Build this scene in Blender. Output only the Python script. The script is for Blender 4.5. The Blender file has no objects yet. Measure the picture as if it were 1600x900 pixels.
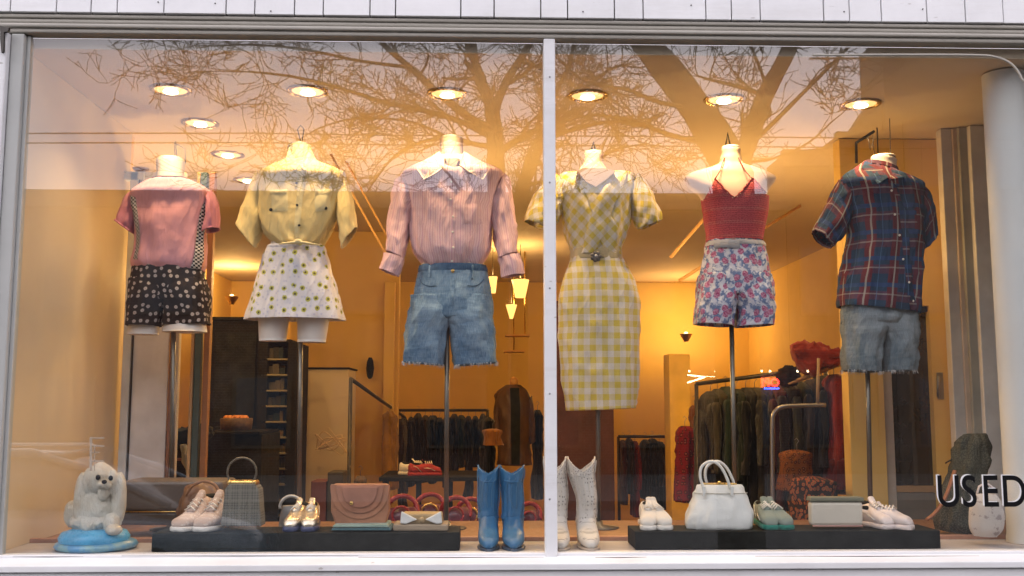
import bpy, math, random
import numpy as np
from mathutils import Vector, noise
R = math.radians
random.seed(7)
SC = bpy.context.scene
COL = SC.collection
# ------------------------------------------------------------------ camera
D, EYE, YAW, PITCH, F = 3.65, 0.52, 0.03, 0.115, 1570.0
cam_d = bpy.data.cameras.new('camera'); cam = bpy.data.objects.new('camera', cam_d); COL.objects.link(cam)
cam_d.sensor_width = 36; cam_d.lens = F/1600*36; cam_d.clip_start = .05; cam_d.clip_end = 500
CAM = np.array([0, -D, EYE])
cam.location = CAM
cam.rotation_euler = (math.pi/2+PITCH, 0, -YAW)
SC.camera = cam
FW = np.array([math.sin(YAW)*math.cos(PITCH), math.cos(YAW)*math.cos(PITCH), math.sin(PITCH)])
RT = np.array([math.cos(YAW), -math.sin(YAW), 0.]); UP = np.cross(RT, FW)
def ray(px, py): return FW + RT*(px-800)/F + UP*(450-py)/F
def P(px, py, Y=0.):
    d = ray(px, py); return CAM + d*((Y+D)/d[1])
def PZ(px, py, Z):
    d = ray(px, py); return CAM + d*((Z-EYE)/d[2])
def proj(p):
    q = np.asarray(p)-CAM; w = q@FW
    return 800+F*(q@RT)/w, 450-F*(q@UP)/w
def MIR(px, py, T):            # a place across the street that the window pane mirrors: T metres out from the pane
    p = P(px, py, T); return np.array([p[0], -T, p[2]])
# ------------------------------------------------------------------ world, sun, exposure
w = bpy.data.worlds.new('World'); SC.world = w; w.use_nodes = True
nt = w.node_tree; nt.nodes.clear()
out = nt.nodes.new('ShaderNodeOutputWorld'); bg = nt.nodes.new('ShaderNodeBackground')
sky = nt.nodes.new('ShaderNodeTexSky'); sky.sky_type = 'NISHITA'; sky.sun_disc = False
sky.sun_elevation = R(38); sky.sun_rotation = R(150); sky.dust_density = 3; sky.air_density = 1.2
mx = nt.nodes.new('ShaderNodeMix'); mx.data_type = 'RGBA'; mx.inputs[0].default_value = .88
tc = nt.nodes.new('ShaderNodeTexCoord'); nz = nt.nodes.new('ShaderNodeTexNoise'); nz.inputs['Scale'].default_value = 2.2; nz.inputs['Detail'].default_value = 4
cr = nt.nodes.new('ShaderNodeValToRGB')
cr.color_ramp.elements[0].position = .3; cr.color_ramp.elements[0].color = (16.4, 15.5, 17.2, 1)
cr.color_ramp.elements[1].position = .7; cr.color_ramp.elements[1].color = (19.0, 18.0, 20.0, 1)
nt.links.new(tc.outputs['Generated'], nz.inputs['Vector']); nt.links.new(nz.outputs['Fac'], cr.inputs['Fac'])
nt.links.new(sky.outputs[0], mx.inputs[6]); nt.links.new(cr.outputs[0], mx.inputs[7])
nt.links.new(mx.outputs[2], bg.inputs[0]); bg.inputs[1].default_value = .12
nt.links.new(bg.outputs[0], out.inputs[0])
sl = bpy.data.lights.new('sun', 'SUN'); sl.energy = .6; sl.angle = R(30); sl.color = (1, .96, .92)
so = bpy.data.objects.new('sun', sl); COL.objects.link(so)
so.rotation_euler = (R(52), 0, R(-30))
SC.view_settings.view_transform = 'Standard'; SC.view_settings.look = 'None'
SC.view_settings.exposure = 0; SC.view_settings.gamma = 1
SC.cycles.max_bounces = 10; SC.cycles.diffuse_bounces = 4; SC.cycles.transparent_max_bounces = 16
SC.cycles.sample_clamp_indirect = 4; SC.cycles.caustics_reflective = False
AMBER = (1, .59, .20); WARM = (1, .66, .32)

# ------------------------------------------------------------------ materials
class NT:
    def __init__(s, name):
        s.m = bpy.data.materials.new(name); s.m.use_nodes = True; s.t = s.m.node_tree
        s.b = s.t.nodes['Principled BSDF']; s.out = s.t.nodes['Material Output']
    def n(s, typ, ins=None, **kw):
        x = s.t.nodes.new(typ)
        for k, v in kw.items(): setattr(x, k, v)
        for k, v in (ins or {}).items():
            if isinstance(v, bpy.types.NodeSocket): s.t.links.new(v, x.inputs[k])
            else: x.inputs[k].default_value = v
        return x
    def math(s, op, a, b=0., c=0.): return s.n('ShaderNodeMath', {0: a, 1: b, 2: c}, operation=op).outputs[0]
    def mix(s, f, a, b, bt='MIX'):
        x = s.n('ShaderNodeMix', data_type='RGBA', blend_type=bt)
        for i, v in ((0, f), (6, a), (7, b)):
            if isinstance(v, bpy.types.NodeSocket): s.t.links.new(v, x.inputs[i])
            else: x.inputs[i].default_value = (*v, 1) if isinstance(v, tuple) and len(v) == 3 else v
        return x.outputs[2]
    def noise(s, vec, scale, detail=4, rough=.6, out='Fac'):
        x = s.n('ShaderNodeTexNoise', {'Scale': scale, 'Detail': detail, 'Roughness': rough})
        if vec is not None: s.t.links.new(vec, x.inputs['Vector'])
        return x.outputs[out]
    def obj(s): return s.n('ShaderNodeTexCoord').outputs['Object']
    def uv(s): return s.n('ShaderNodeTexCoord').outputs['UV']
    def xyz(s, v):
        x = s.n('ShaderNodeSeparateXYZ', {0: v}); return x.outputs
    def mapr(s, v, a, b, c=0., d=1.):
        return s.n('ShaderNodeMapRange', {0: v, 1: a, 2: b, 3: c, 4: d}).outputs[0]
    def scl(s, v, k):
        return s.n('ShaderNodeMapping', {0: v, 3: k}).outputs[0]
    def rot(s, v, a):
        return s.n('ShaderNodeMapping', {0: v, 2: (0, 0, a)}).outputs[0]
    def bump(s, h, strength=.3, dist=.002):
        b = s.n('ShaderNodeBump', {'Height': h, 'Strength': strength, 'Distance': dist})
        s.t.links.new(b.outputs[0], s.b.inputs['Normal'])
    def col(s, c):
        if isinstance(c, bpy.types.NodeSocket): s.t.links.new(c, s.b.inputs['Base Color'])
        else: s.b.inputs['Base Color'].default_value = (*c, 1)
    def set(s, **k):
        for a, v in k.items(): s.b.inputs[a.replace('_', ' ')].default_value = v
        return s
def plain(name, c, rough=.6, var=.12, scale=9., metal=0., bump=.15, bdist=.002, coat=0., spec=.5):
    if max(c) < .05 and not metal and not coat: spec = .12
    t = NT(name); o = t.obj(); n1 = t.noise(o, scale, 5); n2 = t.noise(o, scale*9, 3)
    f = t.mapr(n1, .3, .7, 1-var, 1+var)
    cc = t.mix(1.0, c, t.n('ShaderNodeCombineColor', {0: f, 1: f, 2: f}).outputs[0], 'MULTIPLY')
    t.col(cc); t.set(Roughness=rough, Metallic=metal); t.b.inputs['Coat Weight'].default_value = coat
    t.b.inputs['Specular IOR Level'].default_value = spec
    t.t.links.new(t.mapr(n2, .3, .7, max(.02, rough-.08), min(1, rough+.08)), t.b.inputs['Roughness'])
    if bump: t.bump(n2, bump, bdist)
    return t.m
def emis(name, c, s):
    t = NT(name); t.col((0, 0, 0)); t.b.inputs['Emission Color'].default_value = (*c, 1); t.b.inputs['Emission Strength'].default_value = s
    return t.m
def cloth(name, c, var=.14, c2=None, rough=.9, weave=900, bump=.4):
    t = NT(name); u = t.uv(); n1 = t.noise(u, 7, 5); n2 = t.noise(u, weave, 2); n3 = t.noise(t.scl(u, (30, 6, 1)), 1, 5)
    if c2 is None: c2 = tuple(x*(1-var*2) for x in c)
    t.col(t.mix(t.mapr(n1, .3, .7), c, c2)); t.set(Roughness=rough)
    t.b.inputs['Sheen Weight'].default_value = .15
    t.b.inputs['Specular IOR Level'].default_value = .2
    t.bump(t.math('ADD', t.math('MULTIPLY', n2, .10), t.math('ADD', t.math('ADD', t.math('MULTIPLY', n3, .8), t.math('MULTIPLY', t.noise(u, 14, 4), .8)), t.math('MULTIPLY', crease(t, u), .45))), bump+.25, .008)
    return t.m
def crease(t, u, k=1.):
    n = t.noise(t.scl(t.rot(u, .22), (13*k, 3.2*k, 1)), 1., 2.5)
    return t.math('POWER', t.math('SUBTRACT', 1., t.math('ABSOLUTE', t.math('MULTIPLY_ADD', n, 2., -1.))), 9.)
def sheet_finish(t, col, rough=.9, bump=.4):
    u = t.uv(); n2 = t.noise(u, 700, 2); n3 = t.noise(t.scl(u, (26, 7, 1)), 1, 5)
    t.col(t.mix(1., col, t.mix(t.mapr(n3, .3, .75), (.82, .82, .82), (1, 1, 1)), 'MULTIPLY'))
    t.set(Roughness=rough); t.b.inputs['Specular IOR Level'].default_value = .2
    t.bump(t.math('ADD', t.math('MULTIPLY', n2, .10), t.math('ADD', t.math('ADD', t.math('MULTIPLY', n3, .8), t.math('MULTIPLY', t.noise(u, 14, 4), .8)), t.math('MULTIPLY', crease(t, u), .45))), bump+.25, .008)
    return t.m
def stripe(t, x, period, duty, phase=0.):
    return t.math('LESS_THAN', t.math('FRACT', t.math('ADD', t.math('DIVIDE', x, period), 50.+phase)), duty)
def gingham(name, rot=0., p=.052):
    t = NT(name); u = t.uv()
    if rot: u = t.rot(u, rot)
    x, y, _ = t.xyz(u)
    s = t.math('MULTIPLY', t.math('ADD', stripe(t, x, p, .5), stripe(t, y, p, .5)), .5)
    return sheet_finish(t, t.mix(s, (.72, .64, .54), (.66, .50, .09)))
def fine_stripes(name):
    t = NT(name); x, y, _ = t.xyz(t.uv())
    a = t.mix(stripe(t, x, .011, .5), (.84, .58, .58), (.76, .47, .49))
    a = t.mix(stripe(t, x, .044, .12), a, (.72, .42, .48))
    return sheet_finish(t, a)
def plaid(name):
    t = NT(name); x, y, _ = t.xyz(t.uv())
    base = t.mix(stripe(t, x, .118, .40, .18), (.024, .050, .095), (.12, .028, .04))
    base2 = t.mix(stripe(t, y, .118, .34, .2), base, (.15, .03, .045))
    a = t.mix(.5, base, base2)
    a = t.mix(stripe(t, y, .118, .16, .7), a, (.03, .06, .15))
    a = t.mix(t.math('MULTIPLY', stripe(t, x, .118, .07, .0), .6), a, (.40, .42, .38))
    a = t.mix(t.math('MULTIPLY', stripe(t, y, .118, .055, .0), .4), a, (.40, .40, .36))
    a = t.mix(t.math('MULTIPLY', stripe(t, x, .118, .03, .55), .5), a, (.1, .2, .35))
    return sheet_finish(t, a)
def spots(name, base, petal, eye, scale, rp, re, jitter=.75, extra=None):
    t = NT(name); u = t.uv()
    v = t.n('ShaderNodeTexVoronoi', {'Vector': u, 'Scale': scale, 'Randomness': jitter}, voronoi_dimensions='2D')
    wob = t.math('MULTIPLY', t.noise(u, scale*7, 2), .16)
    d = t.math('ADD', t.math('SUBTRACT', v.outputs['Distance'], .08), wob)
    c = t.mix(t.mapr(d, rp, rp+.05, 1, 0), base, petal)
    if extra:
        v2 = t.n('ShaderNodeTexVoronoi', {'Vector': t.scl(u, (1, 1, 1)), 'Scale': scale*1.9, 'Randomness': 1.}, voronoi_dimensions='2D')
        c = t.mix(t.mapr(v2.outputs['Distance'], .12, .17, .85, 0), c, extra)
    c = t.mix(t.mapr(d, re, re+.04, 1, 0), c, eye)
    return sheet_finish(t, c)
def roses(name):
    t = NT(name); u = t.uv()
    v = t.n('ShaderNodeTexVoronoi', {'Vector': u, 'Scale': 22, 'Randomness': .9}, voronoi_dimensions='2D')
    n = t.noise(u, 60, 3); n2 = t.noise(u, 34, 3)
    c = t.mix(t.mapr(n2, .46, .54), (.62, .62, .70), (.16, .22, .38))
    c = t.mix(t.mapr(t.noise(u, 48, 2), .57, .62), c, (.70, .70, .72))
    d = t.math('ADD', v.outputs['Distance'], t.math('MULTIPLY', n, .3))
    r = t.mix(t.mapr(t.noise(u, 120, 2), .4, .6), (.36, .06, .16), (.58, .30, .42))
    c = t.mix(t.mapr(d, .42, .48, 1, 0), c, r)
    return sheet_finish(t, c)
def crochet(name):
    t = NT(name); u = t.uv(); x, y, _ = t.xyz(u)
    v = t.n('ShaderNodeTexVoronoi', {'Vector': t.scl(u, (150, 110, 1)), 'Scale': 1., 'Randomness': .45}, voronoi_dimensions='2D')
    rows = t.math('SINE', t.math('MULTIPLY', y, 500.))
    c = t.mix(t.mapr(v.outputs['Distance'], .18, .42, 1, 0), (.50, .07, .08), (.26, .03, .04))
    c = t.mix(t.math('MULTIPLY', stripe(t, y, .058, .22), t.mapr(v.outputs['Distance'], .2, .6, 0, .5)), c, (.45, .17, .13))
    t.col(c); t.set(Roughness=.95); t.bump(t.math('ADD', v.outputs['Distance'], t.math('MULTIPLY', rows, .12)), .7, .003)
    return t.m
def denim(name, base, light, n=.0):
    t = NT(name); u = t.uv(); a = t.noise(u, 5, 4); b = t.noise(t.scl(u, (260, 40, 1)), 1, 4); c = t.noise(t.scl(u, (14, 60, 1)), 1, 3)
    f = t.math('ADD', t.math('MULTIPLY', a, .7), t.math('MULTIPLY', b, .35))
    f = t.math('ADD', f, t.math('MULTIPLY', c, .15))
    t.col(t.mix(t.mapr(f, .48, .78), base, light)); t.set(Roughness=.93); t.b.inputs['Specular IOR Level'].default_value = .15
    t.bump(t.math('ADD', t.math('MULTIPLY', b, .3), t.math('ADD', t.math('MULTIPLY', c, .8), t.math('MULTIPLY', crease(t, u), .5))), .6, .008)
    return t.m
def painted_wood(name, c, cracks=.5):
    t = NT(name); o = t.obj(); g = t.noise(t.scl(o, (3, 3, 40)), 1, 6); n = t.noise(o, 3.1, 6, .7)
    d = t.noise(t.scl(o, (9, 9, 60)), 1, 6, .75)
    cc = t.mix(t.mapr(n, .35, .75), c, tuple(x*.88 for x in c))
    cc = t.mix(t.math('MULTIPLY', t.mapr(d, .66, .74), cracks), cc, (.22, .20, .18))
    st = t.noise(t.scl(o, (1.3, 6, 9)), 1, 6, .75); cc = t.mix(t.math('MULTIPLY', t.mapr(st, .52, .72), cracks*.6), cc, (.50, .47, .42))
    ch = t.n('ShaderNodeTexVoronoi', {'Vector': t.scl(o, (7, 7, 16)), 'Scale': 1., 'Randomness': 1.}).outputs['Distance']
    cc = t.mix(t.math('MULTIPLY', t.mapr(t.math('ADD', ch, t.math('MULTIPLY', t.noise(o, 60, 3), .12)), .13, .10), cracks), cc, (.30, .27, .23))
    t.col(cc); t.set(Roughness=.55); t.bump(t.math('ADD', g, t.math('MULTIPLY', n, .5)), .25, .002)
    return t.m
def glass_mat(name, f0=.066, tint=(.985, .995, .99)):
    t = NT(name); t.t.nodes.remove(t.b)
    g = t.n('ShaderNodeNewGeometry')
    dt = t.n('ShaderNodeVectorMath', {0: g.outputs['Incoming'], 1: g.outputs['Normal']}, operation='DOT_PRODUCT').outputs['Value']
    k = t.math('POWER', t.math('SUBTRACT', 1., t.math('ABSOLUTE', dt)), 5.)
    fr = t.math('MULTIPLY_ADD', k, 1-f0, f0)
    dirt = t.mapr(t.noise(t.obj(), 1.7, 5, .7), .5, .85, 0, .02)
    tr = t.n('ShaderNodeBsdfTransparent', {0: (*tint, 1)}); gl = t.n('ShaderNodeBsdfGlossy', {0: (1, 1, 1, 1), 'Roughness': .0})
    m1 = t.n('ShaderNodeMixShader', {0: fr, 1: tr.outputs[0], 2: gl.outputs[0]})
    df = t.n('ShaderNodeBsdfDiffuse', {0: (.6, .6, .62, 1)})
    m2 = t.n('ShaderNodeMixShader', {0: dirt, 1: m1.outputs[0], 2: df.outputs[0]})
    t.t.links.new(m2.outputs[0], t.out.inputs[0]); return t.m
def brick_mat(name, c1, c2):
    t = NT(name); o = t.obj(); b = t.n('ShaderNodeTexBrick', {'Vector': t.n('ShaderNodeMapping', {0: o, 2: (R(90), 0, 0)}).outputs[0], 'Color1': (*c1, 1), 'Color2': (*c2, 1), 'Mortar': (.12, .11, .10, 1), 'Scale': 4.})
    t.col(b.outputs[0]); t.set(Roughness=.9); return t.m
M = dict(
 siding=painted_wood('painted_siding', (.85, .855, .86), .35), white=painted_wood('white_paint', (.76, .765, .77), .6),
 taupe=painted_wood('taupe_paint', (.43, .405, .35), .2), taupe2=painted_wood('taupe_paint_pale', (.46, .435, .38), .2),
 casing=painted_wood('grey_casing', (.44, .45, .43), .3),
 pane=glass_mat('window_glass'), ceil=plain('ceiling_plaster', (.62, .50, .36), .8, .04, 2, bump=.05),
 wall=plain('ochre_wall', (.74, .50, .15), .75, .08, 1.5, bump=.1), wallp=plain('cream_wall', (.60, .49, .35), .7, .06, 1.5, bump=.1),
 floorw=plain('display_boards', (.26, .13, .06), .45, .2, 5), floors=plain('shop_floor_wood', (.16, .075, .03), .4, .3, 3),
 ledge=plain('display_ledge_paint', (.42, .38, .37), .6, .15, 5),
 skin=plain('mannequin_plastic', (.72, .54, .42), .5, .06, 8, bump=.05), skinw=plain('white_mannequin', (.74, .68, .62), .5, .06, 8, bump=.05),
 steel=plain('brushed_steel', (.30, .30, .30), .38, .1, 20, metal=.9, bump=.05), dsteel=plain('dark_steel', (.06, .055, .05), .45, .1, 20, metal=.7, bump=.05),
 black=plain('black_board', (.012, .013, .012), .75, .6, 14, bump=.5), blackw=plain('black_wood', (.010, .009, .008), .8, .5, 8),
 pole=plain('stand_pole', (.16, .15, .13), .35, .1, 20, metal=.7, bump=0),
 gold=plain('lamp_trim', (.42, .28, .12), .3, .1, 10, metal=.9, bump=0), brass=plain('brass', (.62, .42, .14), .3, .1, 20, metal=1., bump=0),
 bulb=emis('lit_bulb', (1, .80, .45), 14), dish=emis('lit_reflector', (1, .58, .20), 1.5), shade=emis('lit_lamp_shade', (1, .52, .13), 2.4),
 button=plain('dark_button', (.03, .03, .035), .3, bump=0), wbutton=plain('pearl_button', (.75, .7, .62), .3, bump=0),
 bark=plain('bark', (.035, .028, .022), .9, .3, 12, bump=.5, bdist=.01), asph=plain('asphalt', (.05, .05, .05), .85, .2, 8, bump=.4, bdist=.004),
 pave=plain('pavement_concrete', (.10, .10, .095), .85, .15, 3, bump=.3), brick=brick_mat('far_brick', (.07, .035, .025), (.05, .025, .02)),
 stucco=plain('far_stucco', (.09, .075, .06), .9, .1, 1), farwin=plain('far_window_glass', (.03, .04, .05), .1, .1, 3, bump=0),
)

# ------------------------------------------------------------------ mesh helpers
WO = {}
def tag(o, label=None, cat=None, group=None, kind=None):
    for k, v in (('label', label), ('category', cat), ('group', group), ('kind', kind)):
        if v: o[k] = v
    return o
def thing(name, label, cat, loc=(0, 0, 0), group=None, rz=0.):
    o = bpy.data.objects.new(name, None); o.empty_display_size = .05; COL.objects.link(o)
    o.location = loc; o.rotation_euler = (0, 0, rz); WO[o.name] = np.array(loc, float)
    return tag(o, label, cat, group)
def link(name, me, mat, parent):
    o = bpy.data.objects.new(name, me); COL.objects.link(o); WO[o.name] = WO[parent.name] if parent else np.zeros(3)
    if mat: me.materials.append(mat)
    if parent: o.parent = parent
    return o
class MB:
    def __init__(s): s.v, s.f, s.u, s.sm = [], [], [], []
    def add(s, v, f, uv=None, smooth=True):
        k = len(s.v); s.v += [tuple(map(float, p)) for p in v]; s.f += [tuple(i+k for i in q) for q in f]
        for j, q in enumerate(f):
            s.u += (uv[j] if uv is not None else [(v[i][0]+v[i][1], v[i][2]) for i in q]); s.sm.append(smooth)
        return s
    def box(s, x0, x1, y0, y1, z0, z1):
        return s.add([(x0,y0,z0),(x1,y0,z0),(x1,y1,z0),(x0,y1,z0),(x0,y0,z1),(x1,y0,z1),(x1,y1,z1),(x0,y1,z1)],
          [(0,3,2,1),(4,5,6,7),(0,1,5,4),(1,2,6,5),(2,3,7,6),(3,0,4,7)], smooth=False)
    def obox(s, c, hx, hy, hz, rz=0., rx=0., ry=0.):
        from mathutils import Euler
        e = Euler((rx, ry, rz)).to_matrix(); v = []
        for dz in (-1, 1):
            for dx, dy in ((-1,-1),(1,-1),(1,1),(-1,1)): v.append(np.array(c)+np.array(e @ Vector((dx*hx, dy*hy, dz*hz))))
        return s.add(v, [(0,3,2,1),(4,5,6,7),(0,1,5,4),(1,2,6,5),(2,3,7,6),(3,0,4,7)], smooth=False)
    def tube(s, pts, r, n=8, cap=True, flat=1.):
        pts = [np.array(p, float) for p in pts]; m = len(pts); rr = r if isinstance(r, (list, tuple, np.ndarray)) else [r]*m
        v, f, uv, L = [], [], [], 0.
        prev = None
        for i, p in enumerate(pts):
            d = pts[min(i+1, m-1)]-pts[max(i-1, 0)]; d /= (np.linalg.norm(d)+1e-9)
            a = np.cross(d, (0, 0, 1.) if abs(d[2]) < .9 else (1., 0, 0)) if prev is None else prev-d*(prev@d)
            a /= np.linalg.norm(a)+1e-9; prev = a; b = np.cross(d, a)
            for k in range(n):
                t = 2*math.pi*k/n; v.append(p+rr[i]*(a*math.cos(t)+b*math.sin(t)*flat))
            if i: L += np.linalg.norm(p-pts[i-1])
            if i:
                for k in range(n):
                    k2 = (k+1) % n; f.append(((i-1)*n+k, (i-1)*n+k2, i*n+k2, i*n+k)); uv.append([(k*.01, L), (k*.01+.01, L), (k*.01+.01, L), (k*.01, L)])
        if cap:
            f.append(tuple(range(n))[::-1]); uv.append([(0, 0)]*n); f.append(tuple((m-1)*n+k for k in range(n))); uv.append([(0, 0)]*n)
        return s.add(v, f, uv)
    def lathe(s, c, prof, n=24, axis='z', close=False, sx=1., sy=1.):
        v, f = [], []
        for r, h in prof:
            for k in range(n):
                t = 2*math.pi*k/n; x, y = r*math.cos(t)*sx, r*math.sin(t)*sy
                q = (x, y, h) if axis == 'z' else (x, h, y) if axis == 'y' else (h, x, y)
                v.append(np.array(c)+np.array(q))
        for i in range(len(prof)-1):
            for k in range(n): k2 = (k+1) % n; f.append((i*n+k, i*n+k2, (i+1)*n+k2, (i+1)*n+k))
        if prof[0][0] > 1e-4 and close: f.append(tuple(range(n))[::-1])
        if prof[-1][0] > 1e-4 and close: f.append(tuple((len(prof)-1)*n+k for k in range(n)))
        return s.add(v, f)
    def ball(s, c, rx, ry, rz, n=16, m=10, fn=None):
        v, f = [], []
        for i in range(m+1):
            a = math.pi*i/m
            for k in range(n):
                t = 2*math.pi*k/n; q = np.array([math.sin(a)*math.cos(t), math.sin(a)*math.sin(t), math.cos(a)])
                g = fn(q) if fn else 1.; v.append(np.array(c)+q*np.array([rx, ry, rz])*g)
        for i in range(m):
            for k in range(n): k2 = (k+1) % n; f.append((i*n+k, (i+1)*n+k, (i+1)*n+k2, i*n+k2))
        return s.add(v, f)
    def prism(s, poly, Y0, Y1):        # poly in x, z; extruded along y
        n = len(poly); v = [(x, Y0, z) for x, z in poly]+[(x, Y1, z) for x, z in poly]
        return s.add(v, [tuple(range(n)), tuple(range(n, 2*n))[::-1]]+[(i, i+n, (i+1) % n+n, (i+1) % n) for i in range(n)], smooth=False)
    def pprism(s, pts, Y0, Y1):        # pts in photo pixels on the plane y = Y0
        return s.prism([(P(x, y, Y0)[0], P(x, y, Y0)[2]) for x, y in pts], Y0, Y1)
    def build(s, name, mat=None, parent=None, bevel=0., thick=0., sub=0, mods=None):
        me = bpy.data.meshes.new(name); off = WO[parent.name] if parent else np.zeros(3)
        me.from_pydata([tuple(np.array(p)-off) for p in s.v], [], s.f)
        l = me.uv_layers.new(name='UVMap'); l.data.foreach_set('uv', np.array([c for q in s.u for c in q], dtype=np.float32))
        me.polygons.foreach_set('use_smooth', s.sm); me.validate(); me.update()
        o = link(name, me, mat, parent)
        if thick: q = o.modifiers.new('s', 'SOLIDIFY'); q.thickness = thick; q.offset = -1
        if bevel: q = o.modifiers.new('b', 'BEVEL'); q.width = bevel; q.segments = 2; q.limit_method = 'ANGLE'
        if sub: q = o.modifiers.new('u', 'SUBSURF'); q.levels = sub; q.render_levels = sub
        return o
def box(name, x0, x1, y0, y1, z0, z1, mat, parent=None, bevel=.003):
    return MB().box(x0, x1, y0, y1, z0, z1).build(name, mat, parent, bevel)
def based(mb, name, mat, label, cat, group=None, **kw):   # one mesh as a thing, its origin at its base
    a = np.array(mb.v); c = np.array([(a[:, 0].min()+a[:, 0].max())/2, (a[:, 1].min()+a[:, 1].max())/2, a[:, 2].min()])
    mb.v = [tuple(np.array(p)-c) for p in mb.v]; o = mb.build(name, mat, None, **kw); o.location = c; WO[o.name] = c
    return tag(o, label, cat, group)
def cat_rom(a, n):
    a = np.array(a, float); m = len(a); t = np.linspace(0, m-1, n); i = np.minimum(t.astype(int), m-2); u = (t-i)[:, None]
    p0 = a[np.maximum(i-1, 0)]; p1 = a[i]; p2 = a[i+1]; p3 = a[np.minimum(i+2, m-1)]
    return .5*((2*p1)+(-p0+p2)*u+(2*p0-5*p1+4*p2-p3)*u*u+(-p0+3*p1-3*p2+p3)*u**3)
def spow(v, e): return np.sign(v)*np.abs(v)**e
class Loft:
    """a garment or body surface: stations are (left pixel, right pixel, half depth[, centre y offset]) from one end to the other"""
    def __init__(s, st, Y, n=60, m=56, e=.9, amp=.0, fa=2.2, fs=5., seed=0., fn=None, world=False):
        s.n, s.m, s.e = n, m, e
        rows = []
        for q in st:
            (ax, ay), (bx, by), dp = q[:3]; dy = q[3] if len(q) > 3 else 0.
            if world: A = np.array(q[0]); B = np.array(q[1])
            else: A, B = P(ax, ay, Y+dy), P(bx, by, Y+dy)
            rows.append(np.concatenate([(A+B)/2, (B-A)/2, [dp]]))
        s.st = cat_rom(rows, n); s.amp, s.fa, s.fs, s.seed, s.fn = amp, fa, fs, seed, fn
        s.len = np.concatenate([[0], np.cumsum(np.linalg.norm(np.diff(s.st[:, :3], axis=0), axis=1))])
        s._grid = None
    def row(s, q):
        q = min(max(q, 0), 1)*(s.n-1); i = int(min(q, s.n-2)); u = q-i
        return s.st[i]*(1-u)+s.st[i+1]*u, s.len[i]*(1-u)+s.len[i+1]*u
    def pt(s, q, ph, off=0.):
        r, L = s.row(q); c, h, d = r[:3], r[3:6], r[6]
        sn, cs = spow(math.sin(ph), s.e), spow(math.cos(ph), s.e)
        o = h*sn+np.array([0, -d*cs, 0]); nn = np.linalg.norm(o)+1e-9
        g = 0.
        if s.amp:
            g = s.amp*noise.fractal(Vector((math.sin(ph)*s.fa+s.seed, math.cos(ph)*s.fa, L*s.fs+s.seed)), .8, 2., 3)
            rd = 1-2*abs(noise.noise(Vector((ph*2.1+s.seed*3+L*3.5*math.sin(s.seed*5), L*4.2, s.seed))))
            g += s.amp*1.1*max(0, rd)**3-s.amp*.3
            g += s.amp*.6*noise.noise(Vector((math.sin(ph)*s.fa*3.3+L*6, math.cos(ph)*s.fa*3.3-s.seed, L*s.fs*1.6)))
        if s.fn: g += s.fn(q, ph, L)
        return c+o*(1+(g+off)/nn)
    def grid(s):
        if s._grid is None:
            phs = [-math.pi+2*math.pi*k/s.m for k in range(s.m+1)]
            s._grid = [[s.pt(i/(s.n-1), p) for p in phs] for i in range(s.n)]
        return s._grid
    def mesh(s, mb=None, cap0=False, cap1=False):
        mb = mb or MB(); G = s.grid(); n, m = s.n, s.m; v = [G[i][k] for i in range(n) for k in range(m)]
        U = []
        for i in range(n):
            a = [0.]
            for k in range(m): a.append(a[-1]+np.linalg.norm(G[i][k+1]-G[i][k]))
            c = a[m//2]; U.append([x-c for x in a])
        f, uv = [], []
        for i in range(n-1):
            for k in range(m):
                k2 = (k+1) % m; f.append((i*m+k, (i+1)*m+k, (i+1)*m+k2, i*m+k2))
                uv.append([(U[i][k], -s.len[i]), (U[i+1][k], -s.len[i+1]), (U[i+1][k+1], -s.len[i+1]), (U[i][k+1], -s.len[i])])
        for end, i in ((cap0, 0), (cap1, n-1)):
            if end: f.append(tuple(i*m+k for k in range(m))); uv.append([(G[i][k][0], G[i][k][1]) for k in range(m)])
        return mb.add(v, f, uv)
    def find(s, x, y):
        if not hasattr(s, '_pg'):
            s._q = np.linspace(0, 1, 80); s._p = np.linspace(-1.5, 1.5, 61)
            g = np.array([[s.pt(q, p) for p in s._p] for q in s._q]); k = g-CAM; wv = k@FW
            s._pg = np.stack([800+F*(k@RT)/wv, 450-F*(k@UP)/wv], -1)
        d = ((s._pg-np.array([x, y]))**2).sum(-1); i, j = np.unravel_index(d.argmin(), d.shape)
        return s._q[i], s._p[j]
    def patch(s, corners, off=.003, n=16, m=8, mb=None, px=True):
        """strip lying on the surface; corners TL, TR, BR, BL in photo pixels (px) or (q, phi)"""
        mb = mb or MB(); c = [np.array(s.find(*k) if px else k) for k in corners]; v, f, uv = [], [], []
        for i in range(n+1):
            a = i/n; l = c[0]*(1-a)+c[3]*a; r = c[1]*(1-a)+c[2]*a
            for j in range(m+1):
                b = j/m; q = l*(1-b)+r*b; ed = 0 if 0 < i < n and 0 < j < m else -.0025
                v.append(s.pt(q[0], q[1], off+ed))
        for i in range(n):
            for j in range(m):
                k = i*(m+1)+j; q = (k, k+m+1, k+m+2, k+1); f.append(q); uv.append([((v[t][0]), v[t][2]) for t in q])
        return mb.add(v, f, uv)
    def buttons(s, pts, parent, mat, r=.006):
        for x, y in pts:
            q, ph = s.find(x, y); c = s.pt(q, ph, .005)
            MB().lathe(c, [(.0001, -.002), (r*.7, -.002), (r, -.001), (r, .001), (.0001, .001)], 10, 'y').build('button', mat, parent)
def at(mb, pts, r, **k): return mb.tube(pts, r, **k)
def mirror_corner(): pass
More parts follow.
